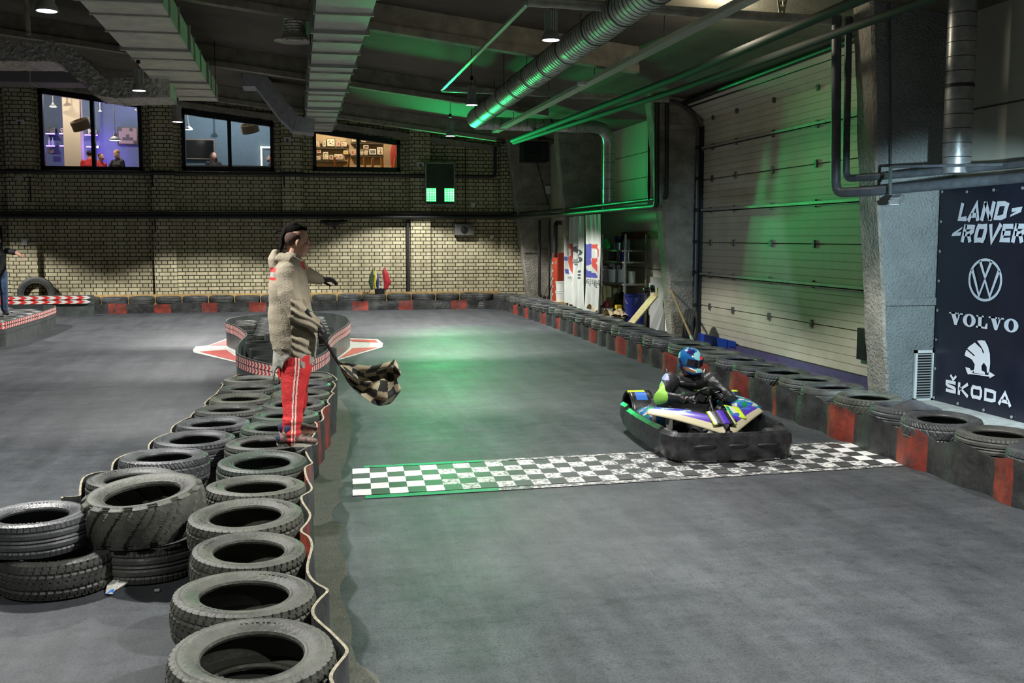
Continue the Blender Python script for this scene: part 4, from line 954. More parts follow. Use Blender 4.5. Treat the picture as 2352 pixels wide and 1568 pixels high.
# slab serif word
u0, za = PB(2181, 716); u1, _ = PB(2341, 716); z1 = PB(2181,716)[1]; z0 = PB(2190,745)[1]; H_ = z1-z0; wt = (u1-u0)
mb = MB(); ws = [1.12, 1.0, .95, 1.12, 1.0]; tot = sum(ws)+.02*4; u = u0
for c, wr in zip('VOLVO', ws):
    w = wr*wt/tot; T = lambda a, b: (u+a*w, z0+b*H_)
    if c == 'V':
        mb.prism([T(.12,1),T(.42,1),T(.60,.36),T(.72,1),T(.82,1),T(.58,0),T(.42,0)], O, U, V, dp); mb.prism([T(0,1),T(.54,1),T(.54,.88),T(0,.88)], O, U, V, dp); mb.prism([T(.62,1),T(.98,1),T(.98,.88),T(.62,.88)], O, U, V, dp)
    if c == 'L':
        mb.prism([T(.2,0),T(.46,0),T(.46,1),T(.2,1)], O, U, V, dp); mb.prism([T(.04,.88),T(.62,.88),T(.62,1),T(.04,1)], O, U, V, dp); mb.prism([T(.04,0),T(.94,0),T(.94,.42),T(.84,.42),T(.74,.14),T(.04,.14)], O, U, V, dp)
    if c == 'O':
        n = 28; outr = [T(.5+.5*math.cos(2*PI*k/n), .5+.52*math.sin(2*PI*k/n)) for k in range(n)]; inr = [T(.5+.2*math.cos(2*PI*k/n), .5+.40*math.sin(2*PI*k/n)) for k in range(n)]
        for k in range(n): mb.prism([outr[k], outr[(k+1) % n], inr[(k+1) % n], inr[k]], O, U, V, dp)
    u += w+.02*wt/tot
SX('lettering', mb)
# winged arrow emblem
def CR(x, y): return (2130+x/2.904, 420+y/2.904)
mb = MB()
for poly in ([(334,1052),(362,1048),(385,1052),(405,1090),(418,1140),(420,1200),(414,1258),(400,1270),(398,1225),(378,1198),(362,1220),(364,1250),(385,1262),(385,1280),(300,1268),(315,1240),(318,1210),(300,1178),(280,1165),(252,1152),(252,1142),(262,1112),(312,1155),(320,1150),(272,1108),(268,1104),(284,1088),(318,1064),(362,1106),(372,1140),(380,1130),(366,1098)],
             [(255,1228),(285,1235),(290,1250),(310,1248),(312,1266),(408,1282),(414,1258),(452,1282),(418,1302),(416,1292),(290,1274),(272,1276),(262,1252)]):
    mb.prism([PB(*CR(x, y)) for x, y in poly], O, U, V, dp)
SX('winged_emblem', mb)
word('SKODA', 2173, 2326, 871, 899, 0, .040, .2, rat={'A':1.1}); mb = MB()
ua, zb = PB(2190, 868); w = .055; mb.stroke([(ua-w, zb+.03), (ua, zb-.02), (ua+w, zb+.03)], .03, O, U, V, dp); SX('accent_mark', mb)
eye = [(.05, .08+k*.36) for k in range(8)]+[(.05+k*.48, z) for k in range(1, 12) for z in (.08, 2.58)]
for dy, z in eye: q = MB(); q.tube((XB-.016, y0-dy, z), (XB-.008, y0-dy, z), .018, n=10); q.build('eyelet', steel, bn, world=True)
q = MB(); q.box(7.3, 7.72, 5, 11.5, 0, .045); tag(q.build('floor_sill', mat('pale_sill', (.4,.42,.4), .8, vary=.3)), 'pale concrete sill on the floor under the dark banner', 'sill')
# ================================================================ ROOMS BEHIND THE VIEWING WINDOWS
m_blue = mat('room_blue_wall', (.12,.175,.215), .8, vary=.1); m_beige = mat('room_beige_wall', (.50,.42,.30), .8); m_rceil = mat('room_ceiling', (.12,.11,.10), .8); m_rfloor = mat('room_floor', (.12,.08,.05), .6)
FZ = 2.92
def room(n, x0, x1, yb, h, m):
    y0 = YB+.36
    for nm, f in (('floor', lambda q: q.box(x0,x1,y0,yb,FZ-.12,FZ)), ('ceiling', lambda q: q.quad((x0,y0,h),(x1,y0,h),(x1,yb,h),(x0,yb,h)))):
        q = MB(); f(q); struct(q.build('%s_room_%d' % (nm, n), m_rfloor if nm == 'floor' else m_rceil, smooth=False))
    q = MB(); q.quad((x0,yb,FZ),(x1,yb,FZ),(x1,yb,h),(x0,yb,h)); q.quad((x0,y0,FZ),(x0,yb,FZ),(x0,yb,h),(x0,y0,h)); q.quad((x1,y0,FZ),(x1,yb,FZ),(x1,yb,h),(x1,y0,h)); struct(q.build('wall_room_%d' % n, m, smooth=False))
room(1, -12, -3.72, 36.0, 6.6, m_blue); room(2, -3.62, .05, 35.0, 6.3, m_blue); room(3, .15, 4.6, 33.4, 5.6, m_beige)
def plight(x, y, z, P, col, r=.03):
    L = D.lights.new('room_light', 'POINT'); L.energy = P*.8; L.color = col; L.shadow_soft_size = r; o = D.objects.new('room_light', L); o.location = (x, y, z); COL.objects.link(o)
plight(-5.6,33.2,6.42,250,(1,.92,.84)); plight(-8.2,33.5,6.42,160,(1,.92,.84)); plight(-5.0,35.2,6.42,30,(.45,.35,1)); plight(-6.1,35.5,4.9,45,(.35,.15,1)); plight(-6.1,35.5,4.1,45,(.35,.15,1))
plight(-2.4,33.0,6.15,190,(.9,.96,1)); plight(-.6,33.4,6.15,80,(.9,.96,1)); plight(1.2,32.3,5.5,80,(1,.75,.45)); plight(2.7,32.3,5.5,65,(1,.72,.42))
# beige pillar
a = GY(145,300,34.5); b = GY(184,300,34.5); q = MB(); q.box(a.x, b.x, 34.5, 35.0, FZ, 6.59); tag(q.build('pillar', m_beige), 'beige pillar inside the room behind the leftmost window', 'pillar')
# glowing shelves
glow = mat('violet_led', (.1,.1,.3), .5, emit=(.30,.12,1.), estr=9.); shm = mat('shelf_violet', (.10,.07,.3), .6)
def shelf(xa, xb, py, y, lab, led=True):
    g = GY((xa+xb)/2, py, y); x0 = GY(xa, py, y).x; x1 = GY(xb, py, y).x; t = thing('wall_shelf', lab, 'shelf', (g.x, y, g.z))
    q = MB(); q.box(x0-g.x, x1-g.x, -.12, .12, 0, .03); q.build('board', shm if led else black_plastic, t)
    if led: q = MB(); q.box(x0-g.x, x1-g.x, -.13, -.122, .0, .03); q.build('light_strip', glow, t)
shelf(107,128,309,35.8,'upper violet-lit shelf left of the pillar in the leftmost window'); shelf(108,128,337,35.8,'lower violet-lit shelf left of the pillar in the leftmost window')
shelf(138,147,309,35.8,'short upper violet-lit shelf beside the left edge of the pillar'); shelf(139,149,337,35.8,'short lower violet-lit shelf beside the left edge of the pillar')
shelf(196,226,312,35.8,'upper violet-lit shelf right of the pillar'); shelf(200,228,339,35.8,'lower violet-lit shelf right of the pillar')
bot = mat('bottle_glass', (.5,.5,.8), .15)
for i, (px, py) in enumerate(((113,334),(121,334))): g = GY(px, py, 35.72); q = MB(); q.lathe([(0,0),(.045,0),(.045,.13),(.015,.19),(.015,.26),(0,.26)], n=12); tag(q.build('bottle', bot, loc=(g.x, 35.75, GY(px,337,35.8).z+.03)), ('left bottle on the lower violet shelf','right bottle on the lower violet shelf')[i], 'bottle')
# pictures
PIC = [0]
def picture(px0, py0, px1, py1, y, cols, lab, frame=black_plastic, stand=None, mt=.0):
    a = GY(px0, py0, y); b = GY(px1, py1, y); x0, x1, z1, z0 = a.x, b.x, a.z, b.z
    t = thing('framed_picture', lab, 'picture', ((x0+x1)/2, y, z0)); w, h = x1-x0, z1-z0; e = min(w, h)*.07
    q = MB(); q.box(-w/2, w/2, -.012, .012, 0, h); q.build('frame', frame, t); 
    q = MB(); q.box(-w/2+e, w/2-e, -.016, -.012, e, h-e); q.build('mount', mat('mount_white', (.75,.73,.68), .6), t)
    q = MB(); rnd = random.Random(PIC[0]); PIC[0] += 1; e2 = e+mt*min(w, h)
    n = 5; ms = [mat('print_%d' % k, c, .6) for k, c in enumerate(((.32,.24,.19),(.08,.07,.06),(.5,.07,.05),(.7,.68,.6),(.55,.42,.05),(.05,.2,.3)))]
    for i in range(n):
        for j in range(n):
            k = cols[rnd.randrange(len(cols))]; xa = -w/2+e2+(w-2*e2)*i/n; za = e2+(h-2*e2)*j/n; q.box(xa, xa+(w-2*e2)/n, -.019, -.016, za, za+(h-2*e2)/n, k)
    q.build('print', ms, t, smooth=False)
    return t
picture(107,292,128,307,35.9,[0,1,5],'dark photo above the upper violet shelf, left of the pillar'); picture(137,293,150,307,35.9,[0,3,1],'light photo partly behind the pillar')
picture(201,295,223,309,35.9,[3,3,0],'pale framed print above the shelf behind the window bar'); picture(269,291,318,333,35.9,[0,0,1,1,0],'large brown picture of a racing kart at right in the leftmost window')
picture(110,342,126,352,35.7,[1,5,2],'small dark picture under the lower violet shelf')
# tyre-like round drum shades
def drum(px, py, y, r, h, rot, lab, m):
    g = GY(px, py, y); t = thing('drum_lamp', lab, 'pendant lamp', tuple(g)); M = Matrix.Rotation(R(rot), 4, 'Y') @ Matrix.Rotation(R(18),4,'X')
    q = MB(); q.lathe([(r,-h/2),(r,h/2),(r-.015,h/2),(r-.015,-h/2)], M=M, n=32, closed=True); q.build('shade', m, t); q = MB(); q.ell((.05,0,-.02),.05,.05,.05); q.build('bulb', mat('warm_bulb', (1,.9,.7), .5, emit=(1,.8,.5), estr=6), t)
    q = MB(); q.tube((0,0,0),(0,0,1.2),.008,n=5); q.build('cord', black_metal, t)
m_shade = mat('felt_shade', (.16,.12,.08), .9)
drum(186,286,32.6,.27,.27,-18,'tilted brown drum lamp behind the leftmost window', m_shade); drum(574,294,32.6,.27,.24,-12,'tilted brown drum lamp behind the second window', m_shade)
def bell(px, py, y, s, lab):
    g = GY(px, py, y); t = thing('pendant_lamp', lab, 'pendant lamp', tuple(g)); q = MB(); q.lathe([(.16*s,0),(.155*s,.03*s),(.10*s,.09*s),(.05*s,.12*s),(.04*s,.2*s),(0,.21*s)], n=24); q.build('shade', steel, t); q = MB(); q.lathe([(0,.01),(.14*s,.01)], n=20); q.build('diffuser', mat('lit_diffuser', (1,1,1), .5, emit=(1,.97,.9), estr=9), t); q = MB(); q.tube((0,0,.2*s),(0,0,1.6),.012,n=6); q.build('rod', steel, t)
bell(265,323,32.8,1.1,'chrome bell lamp hanging at right behind the leftmost window'); bell(432,298,32.8,.9,'chrome bell lamp at the left edge behind the second window')
bell(122,246,34.2,.7,'bright lamp high at left behind the leftmost window'); bell(182,227,34,.35,'small spot lamp near the top middle of the leftmost window'); bell(230,256,34,.35,'small spot lamp right of the window bar in the leftmost window'); bell(314,253,33,.35,'small spot lamp at the upper right corner of the leftmost window')
bell(489,272,34,.35,'small round lamp high behind the second window')
# room 2: screen, door
t = thing('television', 'big dark wall screen behind the second window', 'television', tuple(GY(460,350,34.9))); a = GY(425,319,34.9); b = GY(494,366,34.9); q = MB(); q.box(a.x, b.x, 34.86, 34.94, b.z, a.z); q.build('casing', mat('tv_frame', (.25,.18,.14), .4), t, world=True); q = MB(); q.box(a.x+.03, b.x-.03, 34.85, 34.86, b.z+.03, a.z-.03); q.build('screen', mat('tv_screen', (.01,.01,.012), .12), t, world=True)
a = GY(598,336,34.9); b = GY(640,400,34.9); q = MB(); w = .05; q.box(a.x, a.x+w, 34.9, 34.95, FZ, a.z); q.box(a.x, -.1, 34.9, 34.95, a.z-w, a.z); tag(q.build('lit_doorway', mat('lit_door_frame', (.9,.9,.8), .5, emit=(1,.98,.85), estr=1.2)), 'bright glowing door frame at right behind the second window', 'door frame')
# room 3 shelves with pictures
YP = 33.25
def pshelf(xa, xb, py, lab):
    a = GY(xa, py, YP); b = GY(xb, py, YP); q = MB(); q.box(a.x, b.x, YP-.06, YP+.14, a.z-.05, a.z); tag(q.build('picture_ledge', mat('ledge_dark', (.04,.035,.025), .6)), lab, 'shelf')
pshelf(722,797,338,'upper left dark picture ledge behind the third window'); pshelf(722,797,368,'lower left dark picture ledge behind the third window'); pshelf(806,881,327,'upper right dark picture ledge behind the third window'); pshelf(806,881,357,'lower right dark picture ledge behind the third window')
for p in [(724,324,733,337,[0,3],'small light picture at the left end of the upper left ledge'),(740,323,749,337,[0,1,3],'black and white portrait on the upper left ledge'),(750,318,770,337,[3,3,1],'large white multi-picture frame on the upper left ledge'),(772,324,782,337,[0,2],'reddish portrait, second from right on the upper left ledge'),(783,325,797,337,[2,0,3],'red group photo at the right end of the upper left ledge'),
          (727,343,738,352,[2,0],'small dark-framed red picture between the left ledges'),(741,348,755,367,[3,1,3],'tall white-mounted portrait on the lower left ledge'),(756,355,766,367,[2,0,1],'red and white magazine on the lower left ledge'),(767,353,788,367,[3,2,0],'wide white group photo on the lower left ledge'),(788,345,800,355,[4,4],'small yellow picture right of the left ledges'),(724,358,737,367,[0,3],'small picture at the left end of the lower left ledge'),
          (807,313,827,326,[3,0,1],'picture at the left end of the upper right ledge beside the window bar'),(829,317,842,326,[1,3,0],'grey photo in the middle of the upper right ledge'),(844,315,864,326,[4,3,3],'yellow print on the upper right ledge'),(866,318,881,326,[3,3],'white print at the right end of the upper right ledge'),
          (834,332,847,342,[0,1],'small dark-framed portrait between the right ledges'),(805,344,815,356,[2,2,0],'red picture left of the window bar on the lower right ledge'),(823,347,835,356,[0,3],'small square photo on the lower right ledge'),(836,345,845,356,[3,0],'small white-mounted portrait on the lower right ledge'),(847,341,865,356,[5,5,0],'teal and brown print on the lower right ledge'),(865,337,880,356,[3,3,1],'tall white-mounted portrait at the right end of the lower right ledge')]:
    picture(p[0], p[1], p[2], p[3], YP, p[4], p[5], mt=.15)
wood = mat('stool_wood', (.45,.2,.05), .5)
for i, prs in enumerate((((768,773),(802,797)),((836,842),(857,853)),((876,881),(909,904)))):
    c = GY((prs[0][0]+prs[1][0])/2, 392, 32.2); t = thing('upturned_stool', 'upturned wooden stool, %s from the left behind the third window' % ordn(i+1), 'stool', (c.x, 32.2, c.z-.35), group='upturned stools')
    q = MB(); q.lathe([(0,0),(.2,0),(.2,.03),(0,.03)], n=20); q.build('seat', wood, t)
    for (xa, xb) in prs:
        for dy in (-.12, .16): a = GY(xa, 362, 32.2); b_ = GY(xb, 400, 32.2); q = MB(); q.bar((a.x,32.2+dy*1.2,a.z),(b_.x,32.2+dy,c.z-.34),.045,.045); q.build('leg', wood, t, world=True)
a = GY(905,345,33.3); q = MB(); q.ell((a.x+.1,33.3,a.z-.2),.22,.03,.55); tag(q.build('wall_painting', mat('red_paint', (.35,.03,.03), .6)), 'dark red painted shape on the wall at the right edge of the third window', 'mural')
# ================================================================ PEOPLE (general figure, faces local -Y)
skin = mat('skin', (.52,.27,.19), .5); skin_p = mat('skin_pale', (.6,.34,.25), .5)
def hand(mb, w, f, n, sgn=1, curl=(25,35,25), s=1., r=1., thumb=True):
    """w wrist, f forward, n palm normal; thumb leaves the side sgn*(f x n)"""
    w = Vector(w); f = Vector(f).normalized(); n = Vector(n); n = (n-f*n.dot(f)).normalized(); sd = f.cross(n)*sgn
    mb.limb([w, w+f*.035*s, w+f*.08*s], [.027*s*r, .038*s*r, .040*s*r], [.018*s*r, .017*s*r, .014*s*r], side=sd, n=12)
    for i, L in enumerate((.072, .080, .075, .058)):
        p = w+f*.078*s+sd*(.030-.0205*i)*s; d = f+sd*(.08-.06*i); d.normalize(); pts = [p-f*.02*s, p]; ax = d.cross(n)
        a = 0
        for c, l in zip(curl, (.45, .31, .24)):
            a += c; q = Matrix.Rotation(-R(a), 3, ax); d2 = (d*math.cos(R(a))+n*math.sin(R(a))).normalized(); p = p+d2*L*l*s; pts.append(p)
        mb.limb(pts, [.0095*s*r,.0095*s*r,.009*s*r,.0085*s*r,.0072*s*r][:len(pts)], n=8, side=tuple(ax))
    if thumb:
        p = w+f*.022*s+sd*.026*s; d = (f*.62+sd*.68+n*.35).normalized(); d2 = (f*.85+sd*.15+n*.45).normalized()
        mb.limb([p, p+d*.034*s, p+d*.03*s+d2*.036*s, p+d*.03*s+d2*.058*s], [.013*s*r,.012*s*r,.010*s*r,.008*s*r], n=8)
def head(mb, c, M, s=1.):
    """skull, jaw, nose, ears, brow and lips; local -Y is the face"""
    c = Vector(c); T = lambda x, y, z: c+M @ (Vector((x, y, z))*s)
    E = lambda x, y, z, a, b, d: mb.ell(T(x,y,z), a*s, b*s, d*s, M=M, n=20, k=12)
    E(0,.012,.03,.076,.095,.092); E(0,-.030,-.035,.060,.062,.075); E(0,-.040,-.085,.036,.036,.028); E(0,-.075,.02,.055,.016,.014)
    mb.limb([T(0,-.088,.012), T(0,-.108,-.018), T(0,-.104,-.028)], [.008*s,.013*s,.014*s], n=10)
    for q in (-1, 1):
        E(q*.015,-.100,-.026,.009,.010,.007); E(q*.078,.008,-.008,.010,.020,.030); E(q*.045,-.062,-.020,.020,.022,.018)
    E(0,-.094,-.052,.024,.010,.006); E(0,-.091,-.063,.021,.010,.007)
    mb.limb([T(0,.02,-.05), T(0,.03,-.11), T(0,.035,-.17)], [.056*s,.054*s,.062*s], n=16)
def eyes(c, M, parent, s=1., world=False):
    c = Vector(c); mw = mat('eye_white', (.8,.78,.75), .25); mk = mat('eye_dark', (.03,.02,.015), .2)
    for q in (-1, 1):
        e = MB(); p = c+M @ (Vector((q*.031,-.079,.0))*s); e.ell(p, .012*s, .012*s, .0085*s, M=M, n=12, k=8); o = e.build('eye', mw, parent, world=world)
        e = MB(); e.ell(p+M @ (Vector((0,-.0085,0))*s), .0055*s, .005*s, .0055*s, M=M, n=10, k=6); e.build('iris', mk, o, world=world)
def figure(lab, loc, rz, shirt, trousers, hairm, hair='short', armR=None, armL=None, h=None, headrot=(0,0), beard=False, vox=.011, skinm=None, longsleeve=True, shoes=black_plastic):
    h = HH[0] if h is None else h; t = thing('person', lab, 'person', loc, rz); s = h/1.76; sk = skinm or skin
    hm = Matrix.Rotation(R(headrot[1]), 3, 'Z') @ Matrix.Rotation(R(headrot[0]), 3, 'X')
    hc = Vector((0,-.03,1.62))*s
    aR = armR or [(-.19,.0,1.40),(-.25,.02,1.12),(-.26,-.08,.88)]; aL = armL or [(.19,.0,1.40),(.25,.02,1.12),(.26,-.08,.88)]
    b = MB(); head(b, hc, hm, s)
    b.limb([(0,0,.95*s),(0,.0,1.12*s),(0,0,1.3*s),(0,.01,1.42*s)], [.155*s,.14*s,.165*s,.12*s], [.105*s,.10*s,.115*s,.08*s], side=(1,0,0))
    for A, sg in ((aR, -1), (aL, 1)):
        P = [Vector(p)*s for p in A]; b.limb(P, [.052*s,.043*s,.029*s]); f = (P[2]-P[1]); hand(b, P[2]+f.normalized()*.01, f, Vector((-sg*.6,-.5,0)), sgn=-sg, s=s)
    for sg in (-1, 1): b.limb([(sg*.09*s,0,.92*s),(sg*.10*s,-.01,.5*s),(sg*.10*s,.02,.09*s)], [.085*s,.055*s,.042*s]); b.limb([(sg*.10*s,.03,.05*s),(sg*.11*s,-.14*s,.035*s)], [.04*s,.035*s])
    b.fuse('body', sk, t, voxel=vox, it=2); eyes(hc, hm, t, s)
    c = MB(); c.limb([(0,0,.93*s),(0,0,1.12*s),(0,.0,1.3*s),(0,.01,1.43*s)], [.175*s,.165*s,.185*s,.115*s], [.125*s,.12*s,.13*s,.085*s], side=(1,0,0))
    for A in (aR, aL):
        P = [Vector(p)*s for p in A]; e = P[2] if longsleeve else P[1].lerp(P[0], .25)
        c.limb([P[0], P[1], e] if longsleeve else [P[0], e], [.07*s,.06*s,.042*s] if longsleeve else [.07*s,.062*s])
    c.fuse('shirt', shirt, t, voxel=vox, it=2)
    c = MB()
    for sg in (-1, 1): c.limb([(sg*.085*s,0,.93*s),(sg*.10*s,-.01,.5*s),(sg*.10*s,.02,.12*s)], [.105*s,.078*s,.07*s])
    c.fuse('trousers', trousers, t, voxel=vox, it=2)
    for sg in (-1, 1):
        c = MB(); c.limb([(sg*.10*s,.05,.045),(sg*.11*s,-.06,.045),(sg*.115*s,-.17*s,.035)], [.045,.048,.036], [.045,.048,.036]); c.fuse('shoe', shoes, t, voxel=.012, it=2)
    c = MB(); T = lambda x, y, z: hc+hm @ (Vector((x,y,z))*s)
    c.ell(T(0,.028,.045), .083*s, .092*s, .088*s, M=hm)
    if hair == 'long':
        for x in (-.05, 0, .05): c.limb([T(x,.06,.03), T(x*1.3,.09,-.10), T(x*1.4,.08,-.26)], [.05*s,.05*s,.035*s])
        for x in (-.075, .075): c.limb([T(x,.01,.0), T(x*1.15,-.02,-.14), T(x*1.1,-.05,-.26)], [.028*s,.03*s,.02*s])
    if beard: c.ell(T(0,-.062,-.082), .052*s, .045*s, .038*s, M=hm)
    c.fuse('hair', hairm, t, voxel=.009, it=2); return t
brown_h = mat('hair_brown', (.06,.03,.015), .8); dark_h = mat('hair_dark', (.012,.01,.009), .8); blond_h = mat('hair_blond', (.32,.2,.09), .8); red_s = mat('shirt_red', (.45,.02,.02), .8); blk_s = mat('shirt_black', (.018,.018,.02), .8, vary=.4, vscale=10); jeans = mat('jeans', (.05,.09,.17), .8, vary=.6, vscale=8)
def pp(px, headpy, y, h=1.76): g = GY(px, headpy, y); HH[0] = g.z-FZ; return (g.x, y, FZ)
HH = [1.76]
figure('person in a red shirt seen from behind, left of the bar in the leftmost window', pp(205,344,34.0), PI, red_s, jeans, dark_h)
figure('person in a red shirt turned right, just right of the bar in the leftmost window', pp(230,351,33.6), R(60), red_s, jeans, brown_h, armR=[(-.19,0,1.4),(-.28,-.1,1.16),(-.18,-.3,1.1)])
figure('person with fair hair and black t-shirt looking down in the leftmost window', pp(269,343,33.4), R(-40), blk_s, jeans, blond_h, armR=[(-.19,0,1.4),(-.3,-.08,1.16),(-.2,-.3,1.12)], headrot=(22,0), skinm=skin_p, longsleeve=False)
figure('person with long brown hair and black jacket behind the second window', pp(490,348,33.75,1.7), R(30), blk_s, jeans, brown_h, 'long', armL=[(.19,0,1.4),(.3,-.1,1.15),(.2,-.3,1.1)], skinm=skin_p)
figure('bearded person in profile at the right edge of the second window', pp(623,353,34.2), R(-85), blk_s, jeans, dark_h, beard=True)
q = MB(); g = GY(560, 381, 33.0); q.box(-3.2, -.4, 32.5, 33.2, g.z-.06, g.z-.02); q.box(-3.0,-2.94,32.7,32.76,FZ,g.z-.06); q.box(-.66,-.6,32.7,32.76,FZ,g.z-.06); q.box(-3.0,-2.94,33.1,33.16,FZ,g.z-.06); q.box(-.66,-.6,33.1,33.16,FZ,g.z-.06); tag(q.build('table', mat('table_grey', (.3,.3,.33), .4)), 'long table just above the sill of the second window', 'table')
# marshal at the left edge
g = GY(8, 538, 23.4)
figure('person in black t-shirt and jeans standing at the left edge, arm stretched out', (g.x-.14, 23.4, .44), R(25), blk_s, jeans, dark_h, armR=[(-.19,0,1.4),(-.30,.05,1.15),(-.28,-.05,.92)], armL=[(.20,-.02,1.40),(.36,-.14,1.36),(.40,-.38,1.30)], h=g.z-.44, beard=True, longsleeve=False, vox=.01)
# ================================================================ BAY CLUTTER
def can(x, y, z, r, h, m, lab, cap=None, name='spray_can', cat='can'):
    t = thing(name, lab, cat, (x, y, z)); q = MB(); q.lathe([(0,0),(r,0),(r,h*.84),(r*.8,h*.88),(0,h*.88)] if cap else [(0,0),(r,0),(r,h),(0,h)], n=16); q.build('can_body', m, t)
    if cap: q = MB(); q.lathe([(0,h*.88),(r*.75,h*.88),(r*.75,h),(0,h)], n=14); q.build('cap', cap, t)
    return t
# storage rack: posts at pixel columns
SX0, SX1, SY0, SY1 = 7.30, 7.80, 22.75, 24.6
t = thing('storage_rack', 'grey metal storage rack full of cans and buckets, right of the hanging sheets', 'shelf', (7.55, 23.7, 0)); rk = mat('rack_steel', (.27,.27,.22), .5, .5, vary=.3)
for x in (SX0, SX1):
    for y in (SY0, SY1): q = MB(); q.box(x-.02, x+.02, y-.02, y+.02, 0, 2.12); q.build('post', rk, t, world=True)
RZ = [.28, .95, 1.62, 2.08]; RZ = [.30, .93, 1.60, 1.98]
RZ = [GX(1440, y, 7.5).z for y in (712, 650, 600, 574)]
for z in RZ: q = MB(); q.box(SX0-.01, SX1+.01, SY0-.01, SY1+.01, z-.035, z); q.build('shelf_board', rk, t, world=True)
red_c = mat('cap_red', (.5,.02,.02), .4); dk = mat('can_dark', (.04,.05,.06), .3, .5, vary=1, vscale=20, col2=(.3,.3,.28)); bl = mat('can_blue', (.02,.04,.25), .3); gr = mat('bag_green', (.03,.45,.10), .5); yl = mat('yellow_plastic', (.6,.42,.02), .5)
def rp_(px, x=7.5): return GX(px, 600, x).y
z = RZ[3]
can(7.5, rp_(1436), z, .05, .26, dk, 'left red-capped spray can on top of the rack', red_c); can(7.5, rp_(1445), z, .05, .26, dk, 'right red-capped spray can on top of the rack', red_c)
can(7.5, rp_(1422), z, .12, .17, mat('glass_jar', (.2,.25,.27), .2), 'wide glassy jar on top of the rack', name='jar', cat='jar'); can(7.62, rp_(1412), z, .13, .32, mat('navy_bucket', (.01,.012,.06), .4), 'dark navy bucket on top of the rack behind the green bag', name='bucket', cat='bucket'); can(7.42, rp_(1389), z, .08, .2, dk, 'dark paint tin at the left end of the rack top', name='paint_tin', cat='tin')
q = MB(); q.ell((0,0,.09),.12,.14,.09); q.ell((0,.12,.16),.08,.07,.10); q.ell((0,-.1,.06),.1,.08,.06); tag(q.fuse('plastic_bag', gr, None, voxel=.015, it=2, disp=lambda p: mnoise.noise(p*14)*.02), 'bright green crumpled bag on top of the rack', 'bag').location = (7.4, rp_(1404), z)
z = RZ[2]
for i, px in enumerate((1402, 1408, 1413)): can(7.48, rp_(px), z, .05, .2, dk, '%s small tin on the second shelf of the rack' % ('left','middle','right')[i], name='paint_tin', cat='tin')
can(7.5, rp_(1424), z, .07, .23, dk, 'tall silver can on the second shelf of the rack', name='paint_tin', cat='tin'); can(7.5, rp_(1434), z, .06, .24, bl, 'blue can on the second shelf of the rack', name='paint_tin', cat='tin'); can(7.5, rp_(1443), z, .05, .25, dk, 'dark can with yellow band at the right of the second shelf', name='paint_tin', cat='tin')
z = RZ[1]; whp = mat('bucket_white', (.6,.62,.58), .45)
def bucket(x, y, z, r, h, m, lab, hd=True):
    t = thing('bucket', lab, 'bucket', (x, y, z)); q = MB(); q.lathe([(0,0),(r*.85,0),(r,h),(r*1.06,h),(r*1.06,h-.03),(r*.98,h-.03)], n=24); q.build('pail', m, t)
    q = MB(); q.sweep([(-r*math.cos(a), -r*.55*math.sin(a)-.02, h*.85-.22*h*math.sin(a)) for a in [PI*k/12 for k in range(13)]], .006, n=5); q.build('handle', steel, t); return t
bucket(7.40, rp_(1411,7.4), z, .15, .30, whp, 'left white bucket stuffed with rags on the third shelf of the rack'); bucket(7.55, rp_(1426), z, .15, .30, whp, 'second white bucket on the third shelf of the rack'); bucket(7.55, rp_(1394), z, .18, .36, black_plastic, 'black bucket at the left of the third shelf'); can(7.55, rp_(1447), z, .08, .28, whp, 'pale and orange tin at the right end of the third shelf', name='paint_tin', cat='tin')
q = MB(); 
for k in range(9): q.ell((random.uniform(-.1,.1), random.uniform(-.1,.1), random.uniform(0,.1)), .07, .06, .05)
o = q.fuse('rag_heap', mat('rag_grey', (.4,.4,.38), .9, vary=.7, vscale=14, col2=(.1,.08,.07)), None, voxel=.014, it=2, disp=lambda p: mnoise.noise(p*18)*.02); o.location = (7.40, rp_(1411,7.4), z+.30); tag(o, 'heap of grey rags spilling from the left white bucket', 'rags')
bucket(7.45, rp_(1402,7.45), RZ[0], .20, .52, mat('bucket_stained', (.5,.52,.38), .5, vary=.5, vscale=5, col2=(.5,.4,.08)), 'big stained pale bucket on the lowest shelf of the rack')
g = GX(1450, 700, 7.45); bucket(7.35, 22.15, 0, .24, .80, mat('barrel_blue', (.012,.02,.16), .4), 'tall dark blue barrel on the floor right of the rack')
q = MB(); q.ell((0,0,.15),.2,.2,.17); q.ell((0,.03,.3),.1,.1,.1); o = q.fuse('rubbish_bag', black_plastic, None, voxel=.015, it=2, disp=lambda p: mnoise.noise(p*12)*.03); o.location = (7.5, rp_(1430), RZ[0]); tag(o, 'black rubbish bag on the lowest shelf of the rack', 'bag')
q = MB(); q.box(-.05,.05,-.05,.05,0,.42); q.box(-.06,.06,-.08,.08,.42,.5); q.box(-.07,.07,-.1,.1,0,.03); tag(q.build('yellow_stand', yl, loc=(7.15, 22.75, .02)), 'yellow plastic tool stand in front of the rack foot', 'tool')
kraft = mat('kraft_paper', (.42,.33,.19), .85, vary=.3)
def paper(x, y, z, s, lab, m=kraft, name='cardboard_scrap', cat='cardboard'):
    q = MB(); q.grid(5, 4, lambda u, v: ((u-.5)*s*.7, (v-.5)*s*1.3, .10*s*math.sin(u*5+v*3)+.22*s*math.sin(v*PI)*(1-u)+.02)); q.grid(4, 3, lambda u, v: ((u-.5)*s*.5+.05, (v-.5)*s, .04+.3*s*math.sin(v*PI)*u)); tag(q.build(name, m, loc=(x, y, z), smooth=False), lab, cat)
bx2 = MB(); bx2.box(6.75,7.25,22.2,24.4,0,.30); tag(bx2.build('wooden_pallet', mat('pallet_wood', (.22,.17,.1), .8, vary=.4)), 'low wooden platform under the cardboard heap behind the tires', 'pallet')
